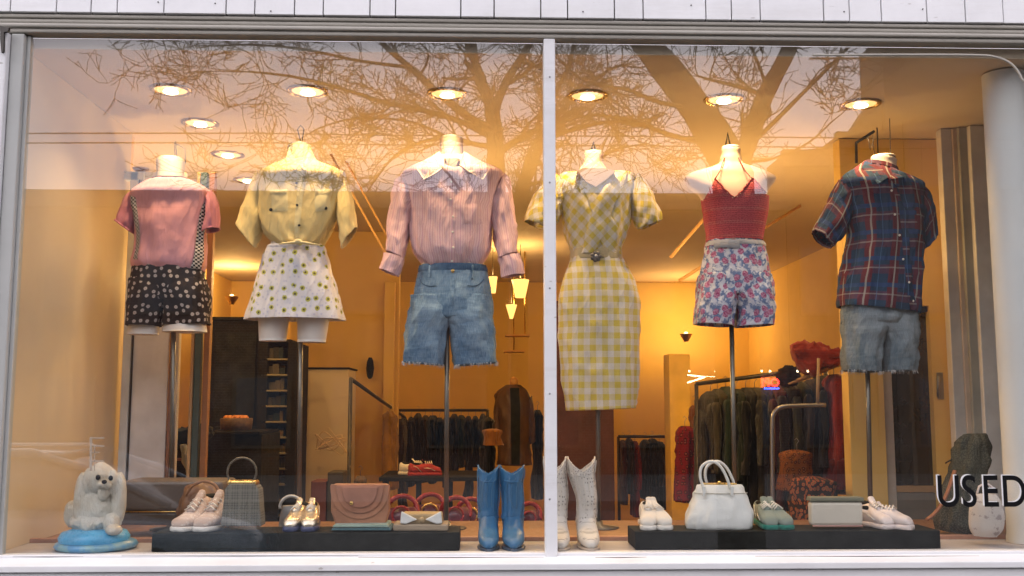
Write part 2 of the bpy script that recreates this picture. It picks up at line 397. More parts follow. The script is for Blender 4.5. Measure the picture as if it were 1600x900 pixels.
# ================================================================== the shop front
XL, HT = P(45, 68)[0], P(859, 63)[2]          # left end and top of the window opening
CEIL = 1.84
ZP, ZR = -1.10, -1.25                          # pavement and road levels
def struct(name, mb, mat, **k): return tag(mb.build(name, mat, None, **k), kind='structure')
zs0 = P(800, 27, -.06)[2]                      # bottom of the boarding
bw = thing('board_wall', 'white painted vertical boards above the shop window', 'wall', (0, 0, zs0))
seams = [-60, 16, 88, 142, 183, 256, 353, 398, 460, 505, 578, 618, 720, 772, 845, 887, 960, 1005, 1103, 1143, 1188, 1287, 1327, 1377, 1448, 1508, 1567, 1640]
xs = [P(s, 15, -.06)[0] for s in seams]
x = xs[0]
while x > -5: x -= random.uniform(.1, .22); xs.insert(0, x)
x = xs[-1]
while x < 5: x += random.uniform(.1, .22); xs.append(x)
for a, b in zip(xs, xs[1:]):
    j = random.uniform(0, .003)
    box('board', a+.0022, b-.0022, -.06-j, -.04, zs0, zs0+1.6, M['siding'], bw, .002)
MB().box(-5.2, 5.2, -.0385, .1, zs0+.002, zs0+1.6).build('backing_board', M['dsteel'], bw)
for px_, py_ in ((336, 5), (335, 24), (247, 3), (1319, 18), (423, 17), (1442, 14), (911, 18), (1080, 8)):
    c = P(px_, py_, -.0645); MB().lathe(c, [(.0001, -.001), (.0022, -.001), (.0026, .002)], 8, 'y').build('nail_head', M['dsteel'], bw)
co = thing('window_header', 'grey taupe moulded timber header running above the shop window', 'header', (0, -.02, HT))
zt = HT-.004; zb = zs0-.003
lv = np.linspace(zt, zb, 5)
prof = [(-.052, lv[3]+.002, zb, 'taupe2'), (-.044, lv[2]+.001, lv[3]+.0015, 'taupe'), (-.048, lv[1]+.001, lv[2]+.0005, 'taupe2'), (-.036, zt, lv[1]+.0005, 'taupe')]
for k, (yy, z0, z1, mm) in enumerate(prof): box('moulding', -5.2, 5.2, yy, .03, z0, z1, M[mm], co, .006)
ca = thing('corner_trim', 'thin pale strip curving down at the right corner of the window', 'trim', P(1560, 92, -.02))
arc = [P(1270, 86, -.02), P(1400, 85.5, -.02), P(1520, 86, -.02), P(1555, 89, -.02), P(1580, 100, -.02), P(1596, 122, -.02), P(1606, 160, -.02), P(1622, 400, -.02), P(1650, 850, -.02)]
MB().tube([tuple(p) for p in cat_rom(arc, 60)], .0045, 8).build('curved_strip', M['taupe2'], ca)
# frame
ja = thing('window_jamb', 'white painted post at the left end of the window', 'post', (XL-.08, -.02, ZP))
box('post', XL-.32, XL-.052, -.06, .05, ZP, zt-.006, M['white'], ja, .006)
box('casing', XL-.050, XL-.002, -.035, .03, -.02, zt-.004, M['casing'], ja, .006)
box('inner_stop', XL-.0015, XL+.012, -.012, .02, -.004, zt-.006, M['casing'], ja, .002)
MB().pprism([(0, 40), (14, 43), (12, 49), (6, 50), (5, 80), (2, 82), (0, 60)], -.075, -.062).build('iron_bracket', M['dsteel'], ja)
mu = thing('mullion', 'slim white upright bar between the two window panes', 'mullion', (P(859, 450)[0], 0, -.03))
xm = P(859, 450)[0]
box('bar', xm-.0215, xm+.0215, -.035, .028, -.052, HT-.006, M['white'], mu, .004)
XR = P(1640, 450)[0]+.3
si = thing('window_sill', 'long white painted sill below the shop window', 'sill', (0, -.06, -.25))
box('bottom_rail', XL-.05, XR, -.028, .03, -.016, -.002, M['white'], si, .003)
MB().prism([(-9, 0)], 0, 0) if False else None
m = MB(); zf = -.052
m.add([(XL-1.2, -.028, -.012), (XR, -.028, -.012), (XR, -.085, -.030), (XL-1.2, -.085, -.030), (XL-1.2, -.085, zf), (XR, -.085, zf), (XR, .03, zf), (XL-1.2, .03, zf), (XL-1.2, .03, -.017), (XR, .03, -.017)],
      [(0, 3, 2, 1), (3, 4, 5, 2), (4, 7, 6, 5), (7, 8, 9, 6), (8, 0, 1, 9)], smooth=False)
m.build('sill_board', M['white'], si, .003)
for a, b, y in ((190, 560, 868.5), (560, 850, 871), (1180, 1530, 869), (20, 130, 870), (930, 1010, 871)):
    p, q = P(a, y, -.0865), P(b, y-.5, -.0865)
    MB().tube([p, (p+q)/2+np.array([0, 0, -.001]), q], [.0005, .0016, .0004], 5).build('paint_crack', M['dsteel'], si)
bh = thing('bulkhead', 'white painted panel under the window sill', 'panel', (0, -.05, ZP))
box('panel', XL-1.2, XR, -.055, .02, ZP, zf-.003, M['white'], bh, .004)
box('panel_rail', XL-1.2, XR, -.070, -.056, -.115, zf-.004, M['white'], bh, .004)
# glass: two panes
GL = {}
for nm, a, b, lb in (('left', XL+.008, xm-.014, 'large left pane of the shop window'), ('right', xm+.014, XR-.02, 'large right pane of the shop window with black lettering')):
    GL[nm] = based(MB().box(a, b, -.003, .003, -.001, HT-.004), 'window_pane', M['pane'], lb, 'glass pane')
# lettering on the pane
def text_curve(s, size, mat, name, parent, x, z, Y, bold=.0, ext=.0006, xs_=1.):
    cu = bpy.data.curves.new(name, 'FONT'); cu.body = s; cu.size = size; cu.offset = bold; cu.extrude = ext
    o = bpy.data.objects.new('tmp', cu); COL.objects.link(o); dg = bpy.context.evaluated_depsgraph_get()
    me = bpy.data.meshes.new_from_object(o.evaluated_get(dg)); bpy.data.objects.remove(o)
    off = WO[parent.name]; q = link(name, me, mat, parent)
    q.location = np.array([x, Y, z])-off; q.rotation_euler = (R(90), 0, 0); q.scale = (xs_, 1, 1); return q
blackv = plain('black_vinyl', (.008, .008, .009), .4, .05, bump=0); whitev = plain('white_vinyl', (.8, .8, .8), .5, .05, bump=0)
le = thing('window_lettering', 'black outlined letters USED at the bottom right of the window', 'lettering', P(1530, 790, -.005))
SZ = abs(P(1530, 742, 0)[2]-P(1530, 791, 0)[2])/.70
for ch, px_ in zip('USED', (1463, 1502, 1534, 1564)):
    p = P(px_, 791, 0)
    text_curve(ch, SZ, blackv, 'letter', le, p[0], p[2], -.0050, .0014, xs_=.80)
    w_ = text_curve(ch, SZ, whitev, 'letter_outline', le, p[0]-.0058, p[2]+.0036, -.0042, .0006, xs_=.80)
ew = thing('faint_letter', 'faint thin letter E in pale strokes on the glass above the dog figurine', 'letter', P(151, 735, .005))
p = P(138, 721, 0); pale = plain('worn_vinyl', (.50, .38, .28), .7, .1, bump=0)
m = MB()
for a in ((140, 683, 144, 736), (144, 683, 163, 685.5), (144, 695.5, 163, 698), (144, 706, 156, 708), (147, 698, 148.5, 736), (144, 719, 163, 721.5)):
    m.pprism([(a[0], a[1]), (a[2], a[1]), (a[2], a[3]), (a[0], a[3])], .0035, .0042)
m.build('letter_outline', pale, ew)

# ================================================================== inside the shop
struct('display_floor', MB().box(XL-.4, XR, .034, .30, -.03, -.004), M['ledge'])
struct('display_floor_boards', MB().box(XL-.4, XR, .335, .98, -.06, -.004), M['floorw'])
box_ = MB().box(XL-.4, XR, .302, .333, -.03, .012); tag(based(box_, 'wood_batten', plain('pale_batten', (.42, .22, .14), .5, .2), 'low pale wooden strip along the back of the display ledge', 'batten', bevel=.003), None)
struct('display_base', MB().box(XL-.4, XR, .36, .975, -.95, -.062), M['wallp'])
struct('shop_floor', MB().box(-3.4, 4.2, .99, 7.4, -.95, -.90), M['floors'])
struct('shop_ceiling', MB().box(-3.2, 4.2, .031, 7.4, CEIL, CEIL+.04), M['ceil'])
YB = 7.2
def wall(name, label, x0, x1, y0, y1, mat, z0=-.9, z1=CEIL-.003):
    return based(MB().box(x0, x1, y0, y1, z0, z1), name, M[mat] if isinstance(mat, str) else mat, label, 'wall')
YS = 1.2
wall('back_wall', 'ochre back wall of the shop behind the far clothes rails', -2.9, 4.3, YB, YB+.1, 'wall')
wall('side_wall', 'golden left side wall of the shop interior', -2.8, -2.702, YS+.1, YB, 'wall')
wall('side_wall', 'golden right side wall behind the red coats', 2.902, 3.0, YS+.1, YB, 'wall')
xa = XL-.03
wall('display_side_wall', 'cream wall closing the left end of the window display', xa-.1, xa, .035, YS-.002, 'wallp', -.003)
xw = P(186, 500, YS)[0]
wall('return_wall', 'short golden wall beside the white mirror frame on the left', -2.9, xw, YS, YS+.098, 'wall')
xr0, xr1 = P(1318, 400, YS)[0], P(1480, 400, YS)[0]
# right partition with the shop door in it
xd0, xd1 = P(1397, 600, YS)[0], P(1457, 600, YS)[0]; zd1 = P(1420, 487, YS)[2]; zd0 = P(1420, 760, YS)[2]
pw = thing('partition_wall', 'golden partition wall with a dark glazed door at the right end', 'wall', ((xr0+xr1)/2, YS, -.9))
box('wall_panel', xr0, xd0-.0525, YS, YS+.09, -.9, CEIL-.004, M['wall'], pw, 0)
box('wall_panel', xd1+.0005, xr1, YS, YS+.09, -.9, CEIL-.004, M['wall'], pw, 0)
box('wall_panel', xd0-.052, xd1, YS, YS+.09, zd1+.03, CEIL-.004, M['wall'], pw, 0)
dr = thing('shop_door', 'dark glazed door with grey stile beside the plaid shirt mannequin', 'door', (xd0, YS, -.9))
box('door_stile', xd0-.05, xd0-.001, YS+.02, YS+.07, -.9, zd1+.028, plain('grey_stile', (.45, .40, .34), .5), dr, .003)
box('door_rail', xd0, xd1, YS+.02, YS+.07, zd1, zd1+.028, M['dsteel'], dr, .003)
box('door_rail', xd0, xd1, YS+.02, YS+.07, zd0-.03, zd0, plain('oak_rail', (.35, .22, .1), .5), dr, .003)
box('door_pane', xd0, xd1, YS+.04, YS+.05, zd0+.001, zd1-.001, plain('dark_door_glass', (.03, .022, .014), .08, .5, 4, bump=0, coat=.5), dr, .001)
box('door_bottom', xd0, xd1, YS+.02, YS+.07, -.9, zd0-.032, plain('grey_panel', (.16, .15, .13), .5), dr, .003)
hp = thing('handle_plate', 'small steel pull handle on the golden wall beside the door', 'handle', P(1468, 620, YS))
a = P(1463, 582, YS-.002); b = P(1475, 624, YS-.002)
box('plate', a[0], b[0], YS-.006, YS-.001, b[2], a[2], M['steel'], hp, .002)
MB().tube([P(1466, 588, YS-.006), P(1466, 590, YS-.035), P(1466, 616, YS-.035), P(1466, 619, YS-.006)], .006).build('grip', M['steel'], hp)
based(MB().box(XR+.001, 5.2, -.055, .10, ZP, HT-.01), 'end_wall', M['white'], 'white painted wall beyond the right end of the window', 'wall', bevel=.004)
based(MB().box(-5.2, XL-.322, -.055, .10, ZP, HT-.01), 'end_wall', M['white'], 'white painted wall beyond the left post of the window', 'wall', bevel=.004)
wall('far_side_wall', 'cream wall closing the shop at the far right', 4.2, 4.3, .105, YB-.002, 'wallp')
# upright frames on the far right, and the round column
fr = thing('side_window_frame', 'grey painted upright frame beside the round white column', 'frame', (P(1500, 500, .8)[0], .8, -.9))
gp = plain('grey_paint', (.60, .56, .50), .55); gp2 = plain('pale_grey_paint', (.70, .68, .64), .55); gp3 = plain('dark_green_paint', (.34, .33, .28), .5)
def up(nm, px0, px1, Y, mt, par, dy=.05, z0=-.003):
    a, b = P(px0, 500, Y)[0], P(px1, 500, Y)[0]; return box(nm, a, b, Y, Y+dy, z0, CEIL-.004, mt, par, .004)
up('upright', 1484, 1502, 1.0, gp, fr); up('upright', 1503, 1512, .99, plain('tan_paint', (.60, .48, .36), .5), fr); up('upright', 1513, 1530, .97, gp3, fr); up('upright', 1531, 1760, .94, gp2, fr)
cx = P(1577, 500, .26)[0]
cl = MB().lathe((0, 0, 0), [(.083, 0), (.083, .02), (.080, .03), (.080, CEIL-.003)], 40)
cl = based(cl, 'round_column', plain('column_paint', (.62, .62, .60), .6, .05, 2), 'smooth round white column inside the right end of the window', 'column')
cl.location = (cx, .2, -.003)
tag(based(MB().box(cx+.06, XR, .3, .34, -.003, CEIL-.004), 'corner_panel', M['dsteel'], 'dark panel behind the round column at the right edge', 'panel'))

# ------------------------------------------------------------------ lights that the photo shows
def spot(name, loc, e, col, size=120, blend=.7, rad=.03, rx=0., par=None):
    l = bpy.data.lights.new(name, 'SPOT'); l.energy = e; l.color = col; l.spot_size = R(size); l.spot_blend = blend; l.shadow_soft_size = rad
    o = bpy.data.objects.new(name, l); COL.objects.link(o); o.location = loc; o.rotation_euler = (rx, 0, 0)
    if par: o.parent = par; o.location = np.array(loc)-WO[par.name]
    return o
DL = [(267, 140, 'above the pink T-shirt'), (481, 142, 'above the yellow camp shirt'), (699, 146, 'above the pink striped shirt'), (918, 149, 'above the gingham dress'), (1131, 155, 'above the red halter top'), (1345, 162, 'furthest right, above the plaid shirt'),
      (313, 192, 'second in the receding row on the left'), (356, 241, 'third in the receding row on the left'), (388, 281, 'half hidden by the yellow shirt sleeve')]
for k, (px_, py_, lb) in enumerate(DL):
    c = PZ(px_, py_, CEIL)
    t = thing('downlight', 'round lit ceiling downlight '+lb, 'ceiling light', c, 'round recessed downlights')
    r = .075
    MB().lathe((c[0], c[1], CEIL), [(r+.012, -.0005), (r+.012, -.006), (r, -.009), (r-.008, -.004), (r-.008, -.0008)], 36).build('trim_ring', M['gold'], t)
    MB().lathe((c[0], c[1], CEIL), [(r-.008, -.002), (.045, -.0014), (.0001, -.0012)], 30).build('reflector', M['dish'], t)
    MB().ball((c[0], c[1], CEIL-.010), .032, .032, .009, 16, 8).build('bulb', M['bulb'], t)
    spot('downlight_lamp', (c[0], c[1], CEIL-.03), 25 if k < 6 else 14, WARM if k < 6 else AMBER, 125, .8, .03, R(-8) if k < 6 else 0, t)

# ================================================================== the street behind the camera (mirrored in the panes)
struct('ground', MB().box(-60, 60, -90, 20, ZR-.5, ZR-.01), M['asph'])
struct('pavement', MB().box(-40, 40, -4.3, -.06, ZR-.3, ZP), M['pave'])
struct('road', MB().box(-60, 60, -13.5, -4.302, ZR-.3, ZR), M['asph'])
struct('far_pavement', MB().box(-60, 60, -19.9, -13.502, ZR-.3, ZP), M['pave'])
def building(label, x0, x1, Yf, ztop, mat, nx, nz, depth=10):
    b = thing('street_building', label, 'building', ((x0+x1)/2, Yf, ZR))
    box('wall', x0, x1, Yf-depth, Yf, ZR, ztop, mat, b, 0)
    box('cornice', x0-.1, x1+.1, Yf+.002, Yf+.22, ztop-.35, ztop+.05, M['stucco'], b, .02)
    wx = (x1-x0)/nx
    for i in range(nx):
        for j in range(nz):
            cx_, cz = x0+wx*(i+.5), ZR+1.6+j*3.1
            if cz+1.2 > ztop: continue
            f = MB().obox((cx_, Yf+.03, cz), wx*.3, .03, .85).build('window', M['stucco'], b)
            MB().obox((cx_, Yf+.065, cz), wx*.26, .004, .77).build('pane', M['farwin'], f)
    return b
zr = MIR(600, 305, 20)[2]
building('low flat roofed brick building across the street', -22, 7.3, -20, zr, M['brick'], 13, 2)
xb = MIR(1262, 300, 20)[0]
building('taller stucco building across the street with stepped roof', MIR(1312, 300, 20)[0], MIR(1384, 200, 20)[0]-.02, -20, MIR(1340, 212, 20)[2], M['stucco'], 2, 3, 1.5)
building('tallest stucco building across the street at the right', MIR(1384, 200, 20)[0], 24, -20, MIR(1400, 92, 20)[2]+.6, M['stucco'], 7, 4, 1.5)
building('small brick annex across the street beside the stucco building', 7.32, MIR(1312, 300, 20)[0]-.02, -20, MIR(1280, 240, 20)[2], M['brick'], 1, 2, 1.5)
gb_ = [MIR(*q, 20) for q in ((1296, 262), (1310, 226), (1338, 196), (1362, 160), (1383, 150), (1383, 262))]
tag(based(MB().prism([(q[0], q[2]) for q in gb_], -20.6, -20.2), 'gable_roof', M['stucco'], 'dark irregular gable between the two stucco buildings across the street', 'roof'), None)
# signs lit in the dusk across the street, seen mirrored in the right pane
ns = thing('neon_sign', 'small red and blue neon OPEN sign in a window across the street', 'neon sign', MIR(1206, 605, 19.8))
a, b = MIR(1194, 590, 19.8), MIR(1218, 607, 19.8)
hh = abs(a[2]-b[2]); 
q = text_curve('OPEN', hh*1.05, emis('red_neon', (1, .04, .03), 26), 'letters', ns, 0, 0, 0, .012)
q.location = np.array([b[0], -19.8, b[2]+.05])-WO[ns.name]; q.rotation_euler = (R(90), 0, R(180))
MB().box(a[0], b[0], -19.84, -19.80, b[2]-.02, b[2]+.02).build('underline_tube', emis('blue_neon', (.05, .12, 1), 24), ns)
lamps = emis('festoon_bulb', (1, .8, .5), 20)
fe = thing('festoon_lights', 'row of small bulbs strung along the facade across the street', 'string lights', MIR(1170, 580, 19.7))
for px_ in (1077, 1118, 1131, 1146, 1160, 1190, 1203, 1246, 1262):
    MB().ball(MIR(px_, 580, 19.7), .030, .03, .03, 8, 6).build('bulb', lamps, fe)
MB().tube([MIR(1070, 579, 19.72), MIR(1265, 579, 19.72)], .006, 5).build('cable', M['dsteel'], fe)
sg = thing('arrow_sign', 'small lit white arrow sign across the street', 'sign', MIR(1085, 600, 19.75))
for pts in ([(1074, 586), (1102, 589)], [(1074, 598), (1102, 589)], [(1101, 588), (1122, 589)]):
    MB().tube([MIR(*p_, 19.75) for p_ in pts], .022 if pts[1][0] < 1110 else .008, 6).build('light_tube', emis('white_tube', (1, .9, .6), 16), sg)
# cables
for y0, lb in ((208, 'upper overhead cable across the street'), (223, 'lower overhead cable across the street')):
    pts = [MIR(x_, y0+(abs(x_-300)/2200)**2*20+(0 if x_ < 600 else 3), 12) for x_ in range(-1400, 3000, 200)]
    cb = based(MB().tube(pts, .012, 5), 'overhead_cable', M['dsteel'], lb, 'cable')
# bare trees
def grow(mb, p, d, r, L, lv, rng, rmin=.005):
    n = 4 + (lv > 1); pts, rs = [p], [r]
    for i in range(n):
        d = d+np.array([rng.gauss(0, .22), rng.gauss(0, .22), rng.gauss(.02, .18)]); d /= np.linalg.norm(d)
        p = p+d*L/n; pts.append(p); rs.append(max(rmin, r*(1-.62*(i+1)/n)))
    mb.tube(pts, rs, 5 if r > .03 else 3, cap=False)
    if lv <= 0: return
    k = {4: 5, 3: 5, 2: 4, 1: 3}.get(lv, 4)
    for j in range(k):
        i = rng.randint(1, n); q = pts[i]; e = d+np.array([rng.gauss(0, .75), rng.gauss(0, .6), rng.gauss(.1, .6)]); e /= np.linalg.norm(e)
        grow(mb, q, e, max(rmin, rs[i]*rng.uniform(.55, .75)), L*rng.uniform(.5, .75), lv-1, rng, rmin)
def tree(label, T, limbs, seed, lv=3, side=14, kL=.9):
    rng = random.Random(seed); base = MIR(limbs[0][0][0][0], 305, T)
    t = thing('bare_tree', label, 'tree', (base[0], -T, ZP if T > 13.5 else ZP)); tr, cr_ = MB(), MB()
    for li, (path, r0, r1) in enumerate(limbs):
        m_ = len(path); dy = rng.uniform(-.4, .4) if li else 0
        pts = [MIR(x_, y_, T+dy*i/m_+rng.uniform(-.08, .08)) for i, (x_, y_) in enumerate(path)]
        if li == 0: pts.insert(0, np.array([pts[0][0], -T, ZP]))
        P2 = cat_rom(pts, 14); rr = np.linspace(r0*1.05, r1*1.1, 14)*[1+.06*math.sin(i*2.1) for i in range(14)]
        (tr if li == 0 else cr_).tube(P2, list(rr), 9 if r0 > .04 else 6, cap=False)
        for j in range(side):
            i = rng.randint(3, 13); d = P2[i]-P2[i-1]; d = d/(np.linalg.norm(d)+1e-9)
            e = d*.7+np.array([rng.gauss(0, .7), rng.gauss(0, .5), rng.gauss(.1, .55)]); e /= np.linalg.norm(e)
            grow(cr_, P2[i], e, min(rr[i]*.55, .035), kL*rng.uniform(.5, 1.2), lv, rng)
        grow(cr_, P2[-1], (P2[-1]-P2[-2])/np.linalg.norm(P2[-1]-P2[-2]), rr[-1]*.9, kL, lv, rng)
    tr.build('trunk', M['bark'], t); cr_.build('crown', M['bark'], t)
tree('bare street tree with many fine twigs behind the pavement opposite', 9, [
  ([(778, 420), (776, 305), (774, 240), (772, 200), (768, 170)], .13, .09),
  ([(772, 205), (735, 185), (690, 150), (640, 105), (600, 70), (560, 20)], .06, .025),
  ([(770, 215), (720, 190), (660, 172), (600, 160), (540, 140), (460, 120), (390, 112)], .045, .012),
  ([(768, 175), (755, 130), (740, 90), (720, 40), (700, 0)], .06, .03),
  ([(770, 180), (790, 130), (815, 90), (840, 50), (870, 0)], .06, .03),
  ([(640, 105), (560, 95), (480, 78), (400, 70), (330, 72)], .025, .008),
  ([(775, 230), (740, 225), (700, 215), (650, 225), (610, 250), (580, 290)], .04, .012),
  ([(776, 240), (815, 215), (860, 190), (900, 150), (950, 110)], .05, .02),
  ([(700, 215), (640, 190), (560, 185), (500, 200), (450, 230)], .02, .006)], 3, 3, 7, .95)
tree('second bare street tree with forked trunk opposite the shop', 9.6, [
  ([(812, 420), (815, 305), (825, 270), (836, 245)], .12, .07),
  ([(836, 245), (860, 215), (905, 200), (960, 190), (1010, 200)], .05, .015),
  ([(836, 245), (850, 200), (865, 150), (890, 100), (900, 40)], .05, .02),
  ([(820, 290), (900, 270), (960, 235), (1010, 225)], .03, .01)], 5, 3, 4, .9)
tree('thick forked bare tree at the kerb opposite the shop', 7, [
  ([(1150, 520), (1146, 305), (1140, 260), (1120, 220), (1088, 170), (1045, 112), (1010, 70), (960, 0)], .24, .13),
  ([(1148, 270), (1165, 235), (1180, 190), (1200, 140), (1222, 100), (1240, 60), (1260, 0)], .11, .07),
  ([(1168, 230), (1200, 200), (1260, 140), (1300, 100), (1340, 60), (1400, 10)], .028, .012),
  ([(1120, 222), (1060, 215), (990, 190), (930, 180), (880, 190)], .035, .01),
  ([(1088, 170), (1030, 160), (980, 140), (920, 130), (880, 100)], .03, .01),
  ([(1200, 140), (1185, 100), (1170, 60), (1165, 10)], .02, .01),
  ([(1150, 250), (1200, 250), (1260, 225), (1300, 190)], .02, .008)], 11, 3, 3, .75)
# parked car
def car(label, x0, Y, L=4.2, H=1.38):
    t = thing('parked_car', label, 'car', (x0+L/2, Y, ZR)); paint = plain('car_paint', (.10, .15, .19), .25, .03, 3, coat=1., bump=0)
    z = ZR
    body = [(0, .55, .75, .35), (.15, .78, .82, .2), (.8, .86, .90, .18), (1.6, .88, .94, .17), (2.8, .88, .94, .17), (3.6, .86, .88, .18), (4.05, .78, .78, .2), (4.2, .6, .66, .35)]
    def sec(rows, name, mt, bev=0):
        v, f = [], []; n = 16
        for x_, hw, zt_, zb_ in cat_rom(rows, 24):
            for k in range(n):
                a_ = 2*math.pi*k/n; v.append((x0+x_, Y+hw*spow(math.cos(a_), .5), z+(zt_+zb_)/2+(zt_-zb_)/2*spow(math.sin(a_), .5)))
        for i in range(23):
            for k in range(n): f.append((i*n+k, i*n+(k+1) % n, (i+1)*n+(k+1) % n, (i+1)*n+k))
        f += [tuple(range(n)), tuple(23*n+k for k in range(n))]
        return MB().add(v, f).build(name, mt, t)
    sec(body, 'body', paint)
    sec([(.55, .70, .95, .8), (1.0, .68, 1.2, .8), (1.6, .62, H, .8), (2.3, .62, H, .8), (2.9, .66, 1.22, .8), (3.5, .72, .93, .8)], 'cabin_glass', M['farwin'])
    sec([(1.35, .60, H+.005, H-.06), (1.6, .63, H+.02, H-.06), (2.3, .63, H+.02, H-.06), (2.55, .60, H+.004, H-.06)], 'roof', paint)
    for s in (-1, 1):
        MB().tube([(x0+.6, Y+s*.66, z+.96), (x0+1.0, Y+s*.64, z+1.2), (x0+1.55, Y+s*.60, z+H), (x0+2.3, Y+s*.60, z+H), (x0+2.9, Y+s*.63, z+1.2), (x0+3.45, Y+s*.68, z+.95)], .03).build('roof_pillar', paint, t)
        for xx in (.8, 3.35):
            w_ = MB().lathe((x0+xx, Y+s*.80, z+.32), [(.0001, -.1), (.31, -.1), (.33, -.07), (.33, .07), (.31, .1), (.0001, .1)], 24, 'y').build('wheel', M['black'], t)
            MB().lathe((x0+xx, Y+s*.91, z+.32), [(.0001, .01), (.2, .01), (.21, -.01)], 20, 'y').build('rim', M['steel'], w_)
        MB().ball((x0+4.0, Y+s*.45, z+.66), .05, .12, .035).build('headlight', paint, t)
car('blue grey car parked at the kerb opposite the window', MIR(330, 760, 5.4)[0]-3.6, -5.4)

# ================================================================== mannequins and their clothes
YM = .70
def D_(px_, Y=YM): return px_*(Y+D)/F             # pixels to metres at depth Y
def mannequin(label, neck, torso, pole, legs=(), skin='skin', hook=None, Y=YM, group='headless torso mannequins in the window', zbase=-.004, tilt=0.):
    """neck: (xl, xr, ytop, ybot); torso: loft stations; pole: (x top, y top, x bottom)"""
    pz = P(pole[0], pole[1], Y); t = thing('mannequin', label, 'mannequin', (pz[0], Y, zbase), group)
    mt = M[skin]
    # one continuous body: neck running into the shoulders and the trunk
    xl, xr, y0, y1 = neck
    st = [((xl+3, y0+1-tilt), (xr-3, y0+1+tilt), D_(xr-xl)*.42), ((xl, y0+3-tilt), (xr, y0+3+tilt), D_(xr-xl)*.48), ((xl+.5, (y0+y1)/2), (xr-.5, (y0+y1)/2), D_(xr-xl)*.47), ((xl-1, y1-4), (xr+1, y1-4), D_(xr-xl)*.5)]
    st += torso
    L = Loft(st, Y, 70, 40, e=.95); L.mesh(None, True, True).build('body', mt, t)
    c = P((xl+xr)/2, y0, Y); r = D_(xr-xl)/2
    MB().lathe((c[0], Y, c[2]-.004), [(r*.93, 0), (r*.96, .005), (r*.86, .010), (.0001, .011)], 28).build('neck_cap', M['skinw'], t)
    for lg in legs:
        (ax, ay), (bx, by), (cx_, cy), (dx, dy) = lg
        Loft([((ax, ay), (bx, by), D_(bx-ax)*.42), (((ax+dx)/2, (ay+dy)/2), ((bx+cx_)/2, (by+cy)/2), D_(bx-ax)*.42), ((dx, dy), (cx_, cy), D_(cx_-dx)*.46)], Y, 12, 28, e=1.).mesh(None, True, True).build('thigh', mt, t)
    pb = P(pole[2], 700, Y)
    MB().tube([(pz[0], Y, pz[2]), (pb[0], Y, zbase+.012)], .0105, 12).build('pole', M['pole'], t)
    MB().lathe((pb[0], Y, zbase), [(.085, 0), (.085, .006), (.02, .014), (.018, .03), (.0001, .03)], 36, close=True).build('base_plate', M['pole'], t)
    if hook:
        kind, hx, hy = hook
        if kind == 'loop':
            MB().tube([P(hx, y0, Y), P(hx-1, y0-8, Y), P(hx-5, hy+6, Y), P(hx, hy, Y), P(hx+5, hy+6, Y), P(hx+2, y0-6, Y)], .0022, 6).build('hanging_hook', M['dsteel'], t)
        if kind == 'pin':
            MB().tube([P(hx-4, y0+2, Y), P(hx, hy, Y), P(hx+5, y0+2, Y)], .005, 8).build('hanging_hook', M['dsteel'], t)
        if kind == 'double':
            MB().tube([P(hx, y0, Y), P(hx, hy, Y), P(hx+2, hy-2, Y), P(hx+3, y0, Y)], .002, 6).build('hanging_hook', M['steel'], t)
            MB().tube([P(hx+3, hy+3, Y), P(hx+16, hy+10, Y), P(hx+17, y0+6, Y)], .0022, 6).build('hanging_hook', M['steel'], t)
        if kind == 'bracket':
            MB().tube([P(hx, y0+10, Y+.1), P(hx, hy+18, Y+.1), P(hx+28, hy, Y+.1)], .007, 8).build('hanging_bracket', M['dsteel'], t)
            MB().tube([P(hx+26, hy, Y), P(hx+26, hy+20, Y), P(hx+30, y0+4, Y)], .0015, 6).build('wire', M['dsteel'], t)
            MB().tube([P(hx+18, hy+8, Y), P(hx+22, hy+30, Y), P(hx+27, hy+14, Y)], .0015, 6).build('wire', M['dsteel'], t)
            MB().tube([P(hx+52, hy-20, Y), P(hx+54, y0+10, Y)], .0018, 6).build('wire', M['pole'], t)
    return t
def garment(name, label, cat, bz, Y=YM):          # base of a garment: x, y px of its lowest middle point
    return thing(name, label, cat, P(bz[0], bz[1], Y))
def folds(*fs):      # each: (phi0, width, amp, q0, q1, dphi) a soft ridge running down the cloth
    def fn(q, ph, L):
        g = 0
        for p0, wd, am, q0, q1, dp in fs:
            if q0 <= q <= q1:
                u = (q-q0)/(q1-q0); e = math.sin(math.pi*u)**.7; x = (ph-p0-dp*u)/wd; g += am*e*math.exp(-x*x)
        return g
    return fn
def sleeve(par, mat, st, Y=YM, amp=.007, name='sleeve', seed=1., thick=.0025, **k):
    L = Loft(st, Y, 34, 36, e=.95, amp=amp, fa=1.8, fs=11, seed=seed, **k); L.mesh().build(name, mat, par, thick=thick); return L
par_lofts = {}
def flap(par, pts, Y, dY, mat, name='collar', th=.004, bend=.0):
    m = MB(); n = len(pts)
    a = []
    for p in pts:
        q_ = par_lofts[par.name].find(*p); s_ = par_lofts[par.name].pt(*q_); u_ = proj(s_)
        far = math.hypot(u_[0]-p[0], u_[1]-p[1]); a.append(P(*p, (s_[1]-.010) if far < 9 else (s_[1]-.006)))
    b = [q+np.array([0, th, 0]) for q in a]
    m.add(a+b, [tuple(range(n)), tuple(range(n, 2*n))[::-1]]+[(i, i+n, (i+1) % n+n, (i+1) % n) for i in range(n)], smooth=False)
    return m.build(name, mat, par, bevel=.0015)
def gathers(q0, q1, n, am, c=0.):
    def fn(q, ph, L):
        if not q0 <= q <= q1: return 0
        u = (q-q0)/(q1-q0); return am*math.sin(n*(ph-c)+3*math.sin(ph*3))*math.sin(math.pi*min(u*1., 1))**.6
    return fn
def addf(*f): return lambda q, p, L: sum(g(q, p, L) for g in f)
